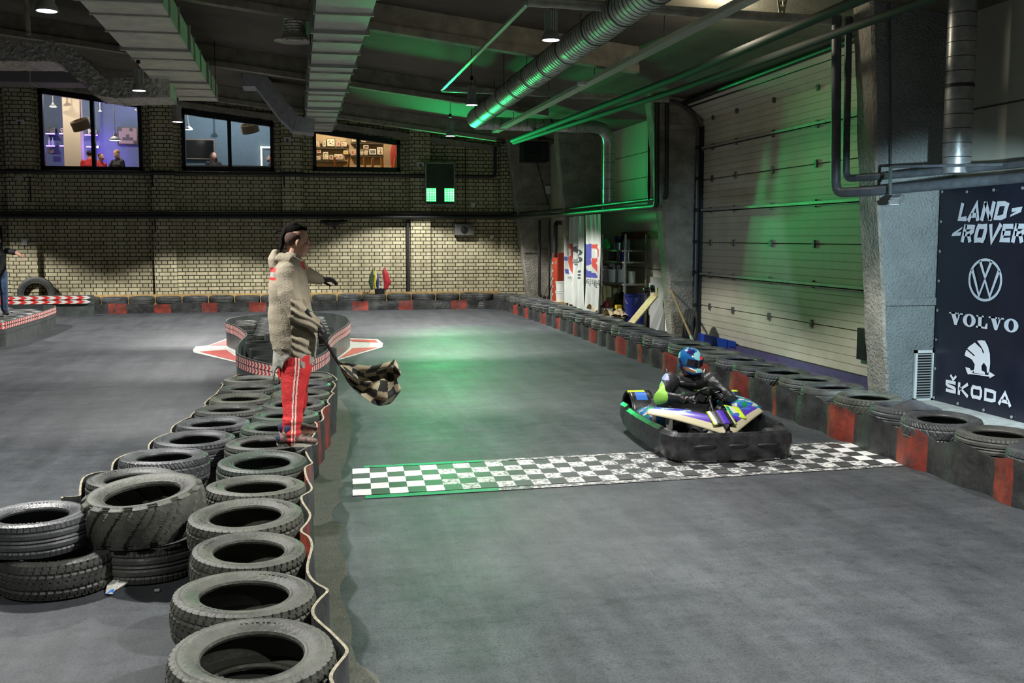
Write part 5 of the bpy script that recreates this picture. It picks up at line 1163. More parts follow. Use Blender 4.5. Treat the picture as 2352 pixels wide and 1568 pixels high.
paper(6.95, 23.75, .30, .55, 'crumpled brown kraft paper at the foot of the hanging sheets'); paper(6.92, 22.4, .30, .48, 'bent piece of cardboard in front of the blue barrel'); paper(7.12, 22.25, .30, .4, 'smaller cardboard flap behind the bent cardboard')
q = MB(); q.box(6.9,7.1,23.0,23.5,.30,.42); tag(q.build('paper_box', white_paint), 'small flat white box below the rack', 'box'); q = MB(); q.ell((7.05,23.35,.47),.08,.1,.12); tag(q.build('red_canister', mat('canister_red', (.3,.03,.04), .5)), 'small dark red canister beside the rack foot', 'canister')
# plank with castors, white board, pole
M = Matrix.Translation((7.15, 21.25, 0)) @ Matrix.Rotation(R(24), 4, 'Y') @ Matrix.Rotation(R(0), 4, 'X')
q = MB(); q.bar((6.95,21.65,.02),(7.3,20.55,.93),.25,.03, up=(-1,0,.3)); t = thing('castor_board', 'light wooden plank with black castors leaning beside the second column', 'board', (7.1,21.3,0)); q.build('plank', mat('plank_wood', (.5,.4,.2), .6, vary=.3, vscale=5, stretch=(1,1,6)), t, world=True)
for y, z in ((20.95,.95),(20.55,1.02)):
    q = MB(); q.sweep([(7.18,y-.02,z),(7.18,y+.03,z)], .055, n=16); q.box(7.15,7.24,y-.02,y+.03,z-.1,z-.02); q.build('castor', black_plastic, t, world=True)
q = MB(); q.box(7.5,7.53,20.7,21.6,0,1.2); tag(q.build('leaning_board', mat('board_grey', (.45,.47,.45), .4)), 'pale grey board standing upright behind the castor plank', 'board')
q = MB(); q.box(7.45,7.48,20.2,20.5,0,1.1); tag(q.build('white_strip', white_paint), 'narrow white strip board beside the second column', 'board')
a = GX(1541, 665, 7.27); b = GX(1592, 785, 6.95); t = thing('wooden_pole', 'wooden tool pole leaning against the second column', 'pole', tuple(b)); q = MB(); q.tube(b, a, .022, .022, n=10); q.build('shaft', mat('pole_wood', (.32,.2,.1), .6, vary=.4), t, world=True); q = MB(); q.tube(b-(a-b)*.08, b+(a-b)*.1, .026, n=10); q.build('ferrule', steel, t, world=True)
# red steel beam on the wall
q = MB(); q.box(7.84,7.895,20.2,24.8,2.02,2.18); tag(q.build('wall_beam', mat('red_oxide', (.12,.035,.02), .7, vary=.3)), 'dark red horizontal steel beam on the pale wall above the rack', 'beam')
t = thing('socket_box', 'grey socket box with plugs on the pale wall right of the rack', 'socket', (7.85,21.3,.85)); q = MB(); q.box(-.05,.04,-.16,.16,-.12,.14); q.build('casing', mat('socket_grey', (.25,.24,.2), .5), t)
for k in range(4): q = MB(); q.tube((-.05,-.12+.08*k,0),(-.11,-.12+.08*k,-.02),.03,n=10); q.build('plug', black_plastic, t)
# locker
lr = mat('locker_red', (.55,.06,.025), .45); t = thing('locker', 'tall narrow red metal locker left of the hanging sheets', 'locker', (6.95,28.55,0))
zt = 1.62; ly = 28.2; lx = GY(1282,600,ly).x; ly2 = GX(1269,600,lx).y; t.location = (lx+.22, (ly+ly2)/2, 0)
q = MB(); q.box(lx, lx+.45, ly, ly2, .0, zt); q.build('casing', lr, t, world=True)
for k in range(2): q = MB(); q.box(lx-.014, lx-.001, ly+.03, ly2-.03, .03+k*.8, .80+k*.8); o = q.build('door', lr, t, world=True); q = MB(); q.box(lx-.04, lx-.014, ly+.08, ly+.12, .5+k*.8, .6+k*.8); q.build('handle', white_plastic, o, world=True)
for k in range(6): q = MB(); q.box(lx-.018, lx-.012, ly2-.16, ly2-.05, .2+k*.22, .26+k*.22); q.build('label_plate', white_plastic, t, world=True)
g = GX(1288, 660, 6.98)
for k in range(2): bucket(6.98, g.y, .33+k*.275, .14, .265, whp, ('lower','upper')[k]+' white paint bucket stacked right of the red locker')
q = MB(); q.box(6.80,7.14,g.y-.2,g.y+.2,0,.33); tag(q.build('wooden_block', mat('block_wood', (.42,.30,.15), .7, vary=.3)), 'pale wooden block under the stacked white buckets', 'block')
for i, (ya, yb) in enumerate(((29.2,28.95),(29.0,28.9))): a = (6.75+i*.1, ya, .03); b = (7.2, yb+.1, 1.05-.2*i); q = MB(); q.tube(a, b, .016, n=8); tag(q.build('broom', mat('old_wood', (.2,.17,.12), .8)), ('longer','shorter')[i]+' thin broom handle leaning left of the red locker', 'broom')
# flags in a bucket on the far tires
t = thing('flag_bucket', 'small black tub on the far tires holding rolled flags', 'tub', (2.32,30.1,.415)); q = MB(); q.lathe([(0,0),(.14,0),(.15,.18),(.13,.18),(.12,.02),(0,.02)], n=20); q.build('tub', black_plastic, t)
def flag(px, topy, lean, m, lab, w=.13, fold=True):
    a = GY(px, 664, 30.1); b = GY(px+lean, topy, 30.1); t = thing('rolled_flag', lab, 'flag', (a.x, 30.1, .44)); q = MB(); q.tube((a.x,30.1,.44), (b.x,30.12,b.z), .012, n=6); q.build('stick', white_plastic if fold else m, t, world=True)
    if fold:
        q = MB(); L = b.z-.55; s = 1 if lean >= 0 else -1
        q.limb([(b.x,30.12,b.z),(b.x+s*w*.25,30.1,b.z-L*.3),(b.x+s*w*.5,30.1,b.z-L*.65),(b.x+s*w*.3,30.1,b.z-L*.95)],[.012,w*.4,w*.55,w*.3],[.01,.03,.045,.03],side=(1,0,0)); q.fuse('cloth', m, t, world=True, voxel=.012, it=2, disp=lambda p: mnoise.noise(Vector((p.x*30,p.y*30,p.z*5)))*.015)
flag(878,612,3,mat('flag_red', (.4,.02,.03), .7),'red flag standing at the right of the tub', .2); flag(865,615,-8,mat('flag_dark_green', (.03,.06,.02), .7),'dark green flag at the left of the tub', .13); flag(868,616,-5,mat('flag_yellow', (.55,.5,.03), .7),'yellow flag in the middle of the tub', .07); flag(870,626,-1,mat('flag_blue', (.02,.03,.12), .7),'dark blue flag in the middle of the tub', .07)
# litter
g = GZ(262, 1350, 0); t = thing('crumpled_paper', 'crumpled white paper with blue print on the ground at lower left', 'paper', (g.x, g.y, 0)); Q = lambda x, y, z: tuple(GZ(x, y, z)-Vector((g.x, g.y, 0)))
q = MB(); q.quad(Q(242,1364,.004),Q(259,1364,.004),Q(279,1322,.05),Q(247,1337,.03)); q.quad(Q(279,1322,.05),Q(295,1336,.03),Q(292,1344,.004),Q(262,1357,.004)); q.quad(Q(243,1345,.0),Q(259,1358,.0),Q(259,1364,.02),Q(242,1364,.004)); q.build('sheet', mat('paper_white', (.55,.55,.5), .8, vary=.3, vscale=40), t, smooth=False)
q = MB(); q.quad(Q(242,1364,.009),Q(260,1363,.009),Q(262,1351,.02),Q(254,1354,.02)); q.build('blue_print', mat('paper_blue', (.03,.2,.65), .6), t, smooth=False)
g = GZ(360, 1356, .012); q = MB(); q.tube((g.x-.014,g.y,.012),(g.x+.014,g.y+.006,.012),.011,n=10); tag(q.build('metal_ferrule', steel), 'tiny silver cap lying right of the crumpled paper', 'metal scrap')
# hanging sheets with the club print
sheet_w = mat('sheet_cloth', (.50,.53,.49), .75, vary=.2, vscale=4, stretch=(3,3,.5)); p_red = mat('print_red', (.5,.06,.04), .7); p_blue = mat('print_blue', (.06,.07,.32), .7); p_dark = mat('print_dark', (.04,.06,.06), .7)
def CQ(x, y): return (1270+x/5.6, 480+y/5.6)
R1 = [(420,470),(455,448),(485,450),(480,545),(478,590),(500,630),(470,640),(478,700),(450,740),(460,790),(490,815),(545,820),(562,885),(440,880),(418,850),(418,670),(455,650),(420,620)]
R1r = [(485,450),(560,452),(590,480),(607,520),(607,610),(570,660),(545,690),(605,850),(605,892),(575,890),(515,690),(500,640),(555,630),(560,600),(560,520),(540,510),(495,512)]
R1h = [(522,740),(505,770),(520,820),(530,815)]
L1 = [(152,445),(160,448),(162,495),(156,500)]; L2 = [(160,608),(215,612),(218,660),(162,665)]; L3 = [(170,772),(218,776),(228,838),(175,830)]
L1r = [(175,442),(240,446),(262,475),(275,520),(272,600),(245,650),(285,800),(287,840),(250,838),(215,690),(212,620),(238,600),(240,520),(225,500),(205,505)]
def hang(x, pxa, pxb, zb0, zb1, prints, lab, amp, nw, txt=None, dark=None):
    a = GX(pxa, 500, x).y; b = GX(pxb, 500, x).y; zt = 2.58
    t = thing('hanging_sheet', lab, 'sheet', (x, (a+b)/2, zb0)); PR = [([tuple((lambda g: (g.y, g.z))(GX(*CQ(px, py), x))) for px, py in P], c) for P, c in prints]
    def mf(u, v):
        y = a+(b-a)*u; z = (zb0+(zb1-zb0)*u)*(1-v)+zt*v
        for P, c in PR:
            if inpoly(y, z, P): return c
        return 0
    q = MB(); q.grid(90, 150, lambda u, v: (x+amp*math.sin(u*nw+1.3*math.sin(v*2))*(.5+.5*(1-v)+.15)+.012*math.sin(u*37+v*4), a+(b-a)*u, (zb0+(zb1-zb0)*u)*(1-v)+zt*v), mf=mf)
    q.build('cloth', [sheet_w, p_red, p_blue, p_dark], t, world=True)
    return t
hang(7.02, 1293, 1330, .33, .30, [(L1,2),(L2,2),(L3,2),(L1r,1)], 'left hanging grey sheet with a cropped red and blue letter', .05, 20)
fea = []
for k in range(9): x0 = 285+k*5; fea.append(([(x0,500+k*9),(x0+38-k,470+k*26),(x0+44-k,482+k*26),(x0+6,520+k*10)], 3))
for (cx, cy) in ((358,560),(358,650)):
    for r0, r1 in ((30, 12),): 
        P = [(cx+26*math.cos(2*PI*k/14), cy+44*math.sin(2*PI*k/14)) for k in range(14)]; Pi = [(cx+13*math.cos(2*PI*k/14), cy+28*math.sin(2*PI*k/14)) for k in range(14)]; fea += [(Pi, 0), (P, 3)]
for k in range(3): fea.append(([(348,790+k*42),(378,790+k*42),(378,815+k*42),(348,815+k*42)], 3))
for k in range(8): fea.append(([(290+k*6,640+k*22),(335,640+k*24),(335,650+k*24),(292+k*6,652+k*22)], 3))
hang(6.94, 1318, 1348, .28, .26, fea, 'middle folded hanging sheet with a dark wing emblem', .09, 16)
rs = hang(6.82, 1343, 1381, .26, .10, [(R1h,0),(R1r,1),(R1,2)], 'right hanging grey sheet with a large blue and red letter', .045, 17)
def cloth_word(s, pxa, pxb, pya, pyb, x, th, parent):
    mb = MB(); n = len(s)
    SEG = {'I':[[(.5,0),(.5,1)]],'N':[[(.1,0),(.1,1),(.9,0),(.9,1)]],'R':[[(.1,0),(.1,1),(.85,1),(.85,.5),(.1,.5)],[(.5,.5),(.9,0)]],'G':[[(.9,1),(.1,1),(.1,0),(.9,0),(.9,.5),(.5,.5)]],'E':[[(.9,1),(.1,1),(.1,0),(.9,0)],[(.1,.5),(.8,.5)]],'C':[[(.9,1),(.1,1),(.1,0),(.9,0)]]}
    for i, c in enumerate(s):
        for st in SEG[c]:
            pts = []
            for a, b in st:
                px = pxa+(pxb-pxa)*(i+a*.78)/n; f = (px-pxa)/(pxb-pxa); g = GX(px, (pya[0]+(pya[1]-pya[0])*f)*b+(pyb[0]+(pyb[1]-pyb[0])*f)*(1-b), x); pts.append((-g.y, g.z))
            mb.stroke(pts, th, (x,0,0), (0,-1,0), (0,0,1), .003)
    mb.build('lettering', p_dark, parent, world=True, smooth=False)
cloth_word('NGEERNC', 1344.5, 1379, (641,645), (649,653), 6.75, .018, rs)
ls = [o for o in D.objects if o.get('label', '').startswith('left hanging')][0]
cloth_word('INRIN', 1302, 1320, (634.5,635), (640,640.5), 6.94, .015, ls)
# ================================================================ FLAGMAN
Y0 = 8.38
def W(px, py, dy=0.): return GY(px, py, Y0+dy)
# keep the figure in true depth: points off the middle plane use the middle plane's scale
def Q(px, py, dy=0.):
    g = GY(px, py, Y0); return Vector((g.x, Y0+dy, g.z))
hood = mat('hoodie_fleece', (.27,.235,.17), .9, vary=.12, vscale=6, bump=.35, bscale=90); pant = mat('track_pants_red', (.50,.018,.02), .75, bump=.3, bscale=50); stripe = mat('stripe_white', (.62,.58,.52), .7)
tee = mat('shirt_grey', (.22,.22,.19), .9, vary=.5, vscale=9, bump=.5, bscale=30); glove = mat('glove_black', (.012,.012,.012), .6); navyk = mat('sock_navy', (.015,.018,.06), .8)
man = thing('person', 'person in beige hoodie and red track pants standing on the tires, waving a chequered flag', 'person', (Q(680,1030).x, Y0, .43))
# body under the clothes
hm = Matrix.Rotation(R(100), 3, 'Z') @ Matrix.Rotation(R(3), 3, 'X')      # faces right, slightly away
hc = Q(683, 556)
b = MB(); head(b, hc, hm, 1.0)
b.limb([Q(672,604),Q(664,640),Q(666,700),Q(672,755),Q(679,790)], [.07,.11,.12,.12,.10], [.10,.15,.16,.16,.13], side=(1,0,0))
RA = [Q(662,632,-.19),Q(668,672,-.235),Q(684,714,-.26),Q(708,732,-.24),Q(731,747,-.20)]
LA = [Q(676,625,.17),Q(702,633,.22),Q(722,641,.27),Q(737,645,.31)]
b.limb(RA, [.055,.05,.045,.038,.03]); b.limb(LA, [.05,.045,.038,.03])
sa, sb_ = Q(702,706,-.30), Q(779,835,-.10)                                  # flag stick
sd = (sb_-sa).normalized()
def grip(mb, r):
    c = sa.lerp(sb_, .47); f = sd; w = Q(733,748,-.20)
    mb.limb([w, Q(739,756,-.20), Q(742,769,-.19), Q(737,779,-.185)], [.034*r,.046*r,.044*r,.030*r], [.026*r,.034*r,.034*r,.022*r], side=(0,1,0), n=12)
    for i, L in enumerate((.0, .021, .042, .061)):       # four fingers wrapped round the stick
        p = sa.lerp(sb_, .44)+sd*L; out = Vector((.5,-.3,.1)); out = (out-sd*out.dot(sd)).normalized(); s2 = sd.cross(out)
        pts = [p+(out*math.cos(R(a))+s2*math.sin(R(a)))*.024 for a in (60, 10, -45, -100, -150)]
        mb.limb(pts, [.0105*r,.0105*r,.010*r,.009*r,.008*r], n=8)
    p = sa.lerp(sb_, .41); out = Vector((-.4,-.5,.2)); out = (out-sd*out.dot(sd)).normalized()
    mb.limb([Q(735,752,-.21), p+out*.026, p+out*.024+sd*.03, p+out*.022+sd*.052], [.014*r,.012*r,.011*r,.009*r], n=8)
grip(b, .86)
hf = (LA[3]-LA[2]).normalized(); hand(b, LA[3], Vector((.95,.05,.0)), Vector((0,-.4,-.9)), sgn=1, curl=(18,25,15), s=.95, r=.86)
HIP = ((Q(679,838,-.11), Q(672,905,-.14), Q(668,965,-.20), Q(667,1003,-.225)), (Q(684,838,.11), Q(683,905,.14), Q(680,950,.18), Q(672,980,.21)))
for H_ in HIP: b.limb(list(H_), [.085,.06,.05,.042])
def fz(y): return .428 if y < 0 else .44
nf = Vector((Q(668,1030).x, Y0-.235, .43)); ff = Vector((Q(671,1030).x, Y0+.27, .43))
for c in (nf, ff): b.limb([c+Vector((0,0,.06)), c+Vector((.02,0,.05)), c+Vector((.15,-.01,.035))], [.04,.042,.032])
b.fuse('body', [skin_p], man, world=True, voxel=.006, it=2); eyes(hc, hm, man, world=True)
# gloves
g = MB(); grip(g, 1.0); g.limb([Q(728,743,-.205), Q(735,751,-.20)], [.040,.038]); g.fuse('glove', glove, man, world=True, voxel=.0045, it=1)
g = MB(); hand(g, LA[3], Vector((.95,.05,.0)), Vector((0,-.4,-.9)), sgn=1, curl=(18,25,15), s=.97, r=1.05); g.limb([LA[3]-Vector((.03,0,0)), LA[3]], [.040,.036]); g.fuse('glove', glove, man, world=True, voxel=.0045, it=1)
# hair: dark cap, shaved sides shown by colour of its own stubble, short tail lifted at the back
hr = mat('hair_black', (.006,.005,.004), .95, bump=.5, bscale=120); hr.node_tree.nodes['Principled BSDF'].inputs['Specular IOR Level'].default_value = .15; stub = mat('hair_stubble', (.085,.045,.035), .9)
T = lambda x, y, z: hc+hm @ Vector((x,y,z))
g = MB(); g.ell(T(0,.030,.085), .060,.086,.062, M=hm); g.limb([T(0,-.045,.105), T(0,.03,.135), T(0,.09,.10), T(0,.118,.03), T(0,.118,-.04)], [.034,.040,.040,.034,.024], [.024,.028,.028,.022,.016], side=tuple(hm @ Vector((1,0,0))))
g.limb([T(0,.10,.09), T(.01,.14,.085), T(.02,.185,.05)], [.012,.008,.004]); g.limb([T(0,.115,-.01), T(.0,.125,-.05), T(0,.128,-.09)], [.02,.014,.005])
g.fuse('hair', hr, man, world=True, voxel=.005, it=2)
g = MB(); g.ell(T(0,.022,.028), .0785,.0965,.080, M=hm); g.fuse('hair_stubble', stub, man, world=True, voxel=.006, it=1)
# hoodie
def wr(p):
    w = mnoise.noise(Vector((p.x*7, p.y*7, p.z*16)))*.006 + mnoise.noise(Vector((p.x*4+9, p.y*4, p.z*7)))*.008
    if p.y < Y0-.13 and p.z < Q(0,690).z and p.x > Q(655,0).x: w += .007*math.sin(p.z*95+p.x*60+6*mnoise.noise(p*6))
    return w
g = MB()
g.limb([Q(667,606),Q(663,628),Q(663,665),Q(666,705),Q(671,745),Q(676,775),Q(676,797)], [.10,.140,.158,.166,.178,.188,.172], [.15,.205,.215,.21,.215,.225,.215], side=(1,0,0), n=28)
g.limb([Q(660,628,-.17),Q(666,670,-.225),Q(682,712,-.255),Q(706,729,-.24),Q(722,740,-.215),Q(727,744,-.205)], [.088,.088,.078,.066,.055,.047])
g.limb([Q(676,624,.16),Q(702,631,.21),Q(722,639,.27),Q(735,644,.305)], [.080,.068,.056,.044])
g.limb([Q(703,616,-.02),Q(692,604,-.09),Q(668,596,-.115),Q(645,592,-.06),Q(638,590,0),Q(645,592,.06),Q(668,596,.115),Q(692,604,.09),Q(704,616,.02)], [.022,.028,.036,.044,.048,.044,.036,.028,.022], n=14)
g.limb([Q(633,581),Q(631,594),Q(634,612)], [.034,.052,.052], [.05,.085,.09], side=(1,0,0))
for a in range(0, 360, 30):
    g.limb([Q(676+48*math.cos(R(a)),800+6*math.sin(R(a)), .205*math.sin(R(a))), Q(676+48*math.cos(R(a+30)),800+6*math.sin(R(a+30)), .205*math.sin(R(a+30)))], [.016,.016])
hz0 = Q(0,806).z
sl_ = (Q(694,706), Q(702,692))
HX = {k: Q(k,0).x for k in (691,699,626,681)}; HZ = {k: Q(0,k).z for k in (697,711,648,618,634,603,602,622,690,960)}; QX655 = Q(655,0).x
def hoodcol(p):
    # red star on the sleeve, red cord, back print
    if p.y < Y0-.2:
        dx = (p.x-HX[691])/.03; dz = (p.z-HZ[697])/.03; r_ = math.hypot(dx, dz); th = math.atan2(dz, dx)
        if r_ < .55+.42*math.cos(5*(th-PI/2)) and r_ < 1.05: return 1
        if .022 > abs(math.hypot(p.x-HX[699], p.z-HZ[711])-.028) and abs(p.z-HZ[711]) < .03 and abs(math.hypot(p.x-HX[699], p.z-HZ[711])-.024) < .005: return 2
    if p.x < HX[626] and HZ[648] < p.z < HZ[618]:
        d = (p.z-HZ[634]); 
        if abs(abs(d)-.04) < .022 and abs(p.y-Y0) < .17: return 1
        if abs(d) < .02 and abs(p.y-Y0) < .12: return 3
    if abs(p.x-(HX[681]+(HZ[603]-p.z)*.36)) < .010 and p.y < Y0-.05 and HZ[622] < p.z < HZ[602]: return 1
    return 0
g.fuse('hoodie', [hood, mat('patch_red', (.45,.02,.02), .7), black_plastic, mat('patch_grey', (.35,.35,.38), .7)], man, world=True, voxel=.007, it=3, disp=wr, mf=hoodcol)
# shirt hem below the hoodie
g = MB(); ring0 = []; n = 44
for k in range(n+1):
    a = 2*PI*k/n; ca, sa_ = math.cos(a), math.sin(a); bl = -.03+.05*math.sin(3*a+1)+.035*math.sin(7*a)+(-.07 if ca < -.5 else 0)
    ring0.append((a, ca, sa_, bl))
cx = Q(677,800)
def hem(u, v):
    k = min(n, int(round(u*n))); a, ca, sa_, bl = ring0[k]; r = 1+.04*math.sin(9*a)*v
    return (cx.x+.158*ca*r+(-.012*v if ca < 0 else 0), Y0+.190*sa_*r, cx.z+.03-(.10-bl)*v)
g.grid(n, 6, hem); o = g.build('shirt_hem', tee, man, world=True, angle=80)
md = o.modifiers.new('s', 'SOLIDIFY'); md.thickness = .006
# trousers with side stripes
g = MB()
NL = [(Q(680,816,-.075),.125,.12),(Q(679,845,-.09),.118,.112),(Q(675,880,-.115),.098,.095),(Q(673,915,-.14),.084,.084),(Q(672,950,-.18),.076,.076),(Q(671,980,-.215),.066,.066),(Q(671,996,-.23),.058,.062)]
FL = [(Q(683,816,.075),.12,.12),(Q(684,845,.09),.113,.11),(Q(682,880,.12),.092,.09),(Q(684,915,.15),.08,.08),(Q(684,940,.20),.072,.07),(Q(680,958,.245),.064,.06),(Q(677,972,.262),.058,.06)]
for L_ in (NL, FL): g.limb([p for p, a, c in L_], [a for p, a, c in L_], [c for p, a, c in L_], side=(1,0,0), n=24)
g.limb([Q(681,806),Q(681,826)], [.135,.13], [.17,.16], side=(1,0,0), n=24)
def pw(p): return mnoise.noise(Vector((p.x*8, p.y*8, p.z*16)))*.007+ (mnoise.noise(Vector((p.x*5, p.y*5, p.z*34)))*.012 if p.z < Q(0,960).z else 0)
zz = [(q[0].z, q[0].x) for q in NL]
def pcol(p):
    if p.y > Y0-.08: return 0
    xs = zz[-1][1]
    for (za, xa), (zb, xb) in zip(zz[:-1], zz[1:]):
        if zb <= p.z <= za: xs = xa+(xb-xa)*(za-p.z)/(za-zb); break
    if p.z > zz[0][0]: xs = zz[0][1]
    d = p.x-xs-.006
    return 1 if .006 < abs(d-.005) < .017 else 0
g.fuse('track_pants', [pant, stripe], man, world=True, voxel=.0055, it=3, disp=pw, mf=pcol)
# shoes
upm = mat('shoe_knit', (.27,.16,.12), .8, vary=.9, vscale=45, col2=(.03,.02,.03)); solem = mat('shoe_sole', (.75,.7,.62), .6)
def shoe(c, rz, lab):
    M = Matrix.Translation(c) @ Matrix.Rotation(R(rz), 4, 'Z'); A = lambda x, y, z: M @ Vector((x, y, z))
    g = MB(); side = M.to_3x3() @ Vector((0,1,0))
    g.limb([A(-.075,0,.060), A(-.01,0,.062), A(.07,0,.055), A(.15,-.004,.045), A(.19,-.008,.038)], [.040,.045,.047,.044,.034], [.042,.046,.036,.026,.020], side=tuple(side), n=18)
    g.limb([A(-.035,0,.06), A(-.022,0,.10)], [.043,.041])
    def swoosh(p):
        q = M.inverted() @ p
        if abs(q.z-(.035+.10*abs(q.x-.03)*.5)) < .006 and -.03 < q.x < .10: return 1
        if q.x < -.075 and q.z > .05: return 1
        return 0
    o = g.fuse('shoe', [upm, navyk], man, world=True, voxel=.005, it=2, mf=swoosh)
    g = MB(); pts = []
    for k in range(28):
        a = 2*PI*k/28; x = .052+.158*math.cos(a); w = (.040+.010*math.cos(a*1-.4)) if True else 0; pts.append((x, w*math.sin(a)))
    i = len(g.v)
    for z, s in ((0,.96),(.012,1.),(.030,.98)):
        for x, y in pts: g.v.append(A(.052+(x-.052)*s, y*s, z+(.012 if x > .17 else .0)+(.006 if x < -.07 else 0)))
    for r_ in range(2):
        for k in range(28): g.f.append((i+r_*28+k, i+r_*28+(k+1) % 28, i+(r_+1)*28+(k+1) % 28, i+(r_+1)*28+k)); g.m.append(0)
    g.f.append(tuple(range(i, i+28))[::-1]); g.m.append(0); g.f.append(tuple(range(i+56, i+84))); g.m.append(0)
    g.build('sole', solem, o, world=True)
    g = MB(); g.limb([A(-.02,0,.085), A(-.008,0,.14)], [.041,.040]); g.fuse('sock', navyk, man, world=True, voxel=.006, it=1)
shoe(nf+Vector((0,0,.012)), -6, 'near'); shoe(ff+Vector((0,0,.012)), 4, 'far')
# chequered flag
fl_t = thing('chequered_flag', 'black and cream chequered flag held low by the flagman, billowing to the right', 'flag', tuple(sb_))
q = MB(); q.tube(sa, sb_, .0135, .0125, n=12); q.build('stick', black_plastic, fl_t, world=True)
fk = mat('flag_black', (.02,.021,.02), .8); fc = mat('flag_cream', (.36,.31,.20), .8)
TOP = [(758,800),(776,826),(800,834),(835,838),(868,834),(893,828),(908,828),(917,842)]
BOT = [(779,835),(787,856),(800,880),(822,903),(846,920),(874,930),(898,926),(916,905)]
def cr(P, u):
    f = u*(len(P)-1); i = min(int(f), len(P)-2); s = f-i; g4 = [P[max(i-1,0)], P[i], P[i+1], P[min(i+2, len(P)-1)]]
    return tuple(.5*(2*g4[1][d]+(-g4[0][d]+g4[2][d])*s+(2*g4[0][d]-5*g4[1][d]+4*g4[2][d]-g4[3][d])*s*s+(-g4[0][d]+3*g4[1][d]-3*g4[2][d]+g4[3][d])*s**3) for d in (0,1))
def fcl(u, v):
    t_ = cr(TOP, u); b_ = cr(BOT, u); x = t_[0]*(1-v)+b_[0]*v; y = t_[1]*(1-v)+b_[1]*v
    x += 5*math.sin(v*9+u*6)*min(1, u*2)*math.sin(PI*v); y += 5*math.sin(u*15+v*4)*min(1, u*1.6)*math.sin(PI*v)
    g = GY(x, y, Y0-.10); a = min(1, u*1.5)
    d = .085*math.sin(u*8+v*5.5)*a+.05*math.sin(v*11-u*4)*a+.03*math.sin(u*23+v*9)*a
    return (g.x, Y0-.10+d, g.z)
q = MB(); q.grid(80, 64, fcl, mf=lambda u, v: (int(u*8+.35*math.sin(v*7))+int(v*6+.3*math.sin(u*9))) % 2)
o = q.build('cloth', [fk, fc], fl_t, world=True, angle=180); md = o.modifiers.new('s', 'SOLIDIFY'); md.thickness = .003
# ================================================================ KART
KX, KY, KR = 3.92, 9.70, R(-3)
kart = thing('go_kart', 'black rental kart with white, blue and purple fairing crossing the start line', 'kart', (KX, KY, 0), KR); kart.scale = (.905, .93, 1)
kb = mat('kart_plastic', (.018,.018,.02), .3, vary=.6, vscale=12, bump=.25, bscale=8); kw = mat('kart_white', (.62,.6,.5), .35); kp = mat('kart_purple', (.08,.03,.42), .3); kblu = mat('kart_blue', (.04,.16,.55), .3); kyel = mat('kart_lime', (.55,.75,.04), .35); kgr = mat('kart_green', (.01,.28,.12), .35); krub = mat('kart_tire', (.03,.03,.03), .6, vary=.3); krim = mat('kart_rim', (.35,.35,.33), .4, .6); ktube = mat('kart_tube', (.10,.10,.11), .4, .8)
kcream = mat('kart_cream', (.55,.5,.33), .4); kgrey = mat('kart_grey', (.16,.17,.16), .5)
# wrap-round bumper
def bump(name, P, z0, z1, th, m=kb, closed=False):
    q = MB(); V_ = [Vector((a, b, 0)) for a, b in P]; d = [V_[0]]
    for a, b in zip(V_[:-1], V_[1:]):
        for k in range(1, 7): d.append(a.lerp(b, k/6))
    for _ in range(4): d = [d[0]]+[(d[i-1]+2*d[i]+d[i+1])/4 for i in range(1, len(d)-1)]+[d[-1]]
    sec = [(0,z0+.03),(.012,z0),(th*.8,z0),(th,z0+.03),(th*.9,z1-.05),(th*.6,z1-.006),(th*.2,z1),(-.02,z1-.03),(-.03,(z0+z1)/2)]
    rows = []
    for i, p in enumerate(d):
        t = (d[min(i+1, len(d)-1)]-d[max(i-1, 0)]).normalized(); n = Vector((t.y, -t.x, 0)); rows.append([p-n*a+Vector((0,0,b)) for a, b in sec])
    for i in range(len(rows)-1):
        for j in range(len(sec)): j2 = (j+1) % len(sec); q.quad(rows[i][j], rows[i+1][j], rows[i+1][j2], rows[i][j2])
    q.poly(rows[0]); q.poly(rows[-1][::-1])
    return q.build(name, m, kart, angle=50)
bump('front_bumper', [(-.66,-.62),(-.67,-.80),(-.60,-.96),(-.35,-1.02),(0,-1.04),(.35,-1.02),(.60,-.96),(.67,-.80),(.66,-.62)], .035, .285, .13)
bump('side_bumper', [(-.68,.62),(-.70,.2),(-.69,-.3),(-.665,-.64)], .05, .30, .07); bump('side_bumper', [(.665,-.64),(.69,-.3),(.70,.2),(.68,.62)], .05, .30, .07)
bump('rear_bumper', [(.68,.60),(.68,.85),(.58,.98),(0,1.0),(-.58,.98),(-.68,.85),(-.68,.60)], .08, .32, .09)
for x in (-.32, .02, .34):
    q = MB(); q.ell((x,-1.052,.17),.13,.022,.028,n=16,k=8); q.build('bumper_slot', black_metal, kart)
# floor pan and frame
q = MB(); q.box(-.30,.30,-.85,.55,.045,.055); q.build('floor_pan', ktube, kart)
for s in (-1, 1): q = MB(); q.sweep(rounded([(s*.12,-.88,.07),(s*.33,-.6,.07),(s*.34,.3,.07),(s*.36,.9,.09)], .1), .016, n=8); q.build('frame_tube', ktube, kart)
def wheel(x, y, r, w, lab):
    M = Matrix.Rotation(R(90), 4, 'Y'); q = MB(); q.lathe([(r*.55,-w/2),(r*.85,-w/2),(r*.97,-w*.42),(r,-w*.3),(r,w*.3),(r*.97,w*.42),(r*.85,w/2),(r*.55,w/2)], (x,y,r), M, 28, closed=True); o = q.build('wheel', krub, kart)
    q = MB(); q.lathe([(0,-w*.2),(r*.3,-w*.25),(r*.5,-w*.45),(r*.57,-w*.5),(r*.57,w*.5),(r*.5,w*.45),(r*.3,w*.2),(0,w*.2)], (x,y,r), M, 20); q.build('rim', krim, o)
wheel(-.53,-.62,.125,.12,''); wheel(.53,-.62,.125,.12,''); wheel(-.52,.66,.14,.20,''); wheel(.52,.66,.14,.20,'')
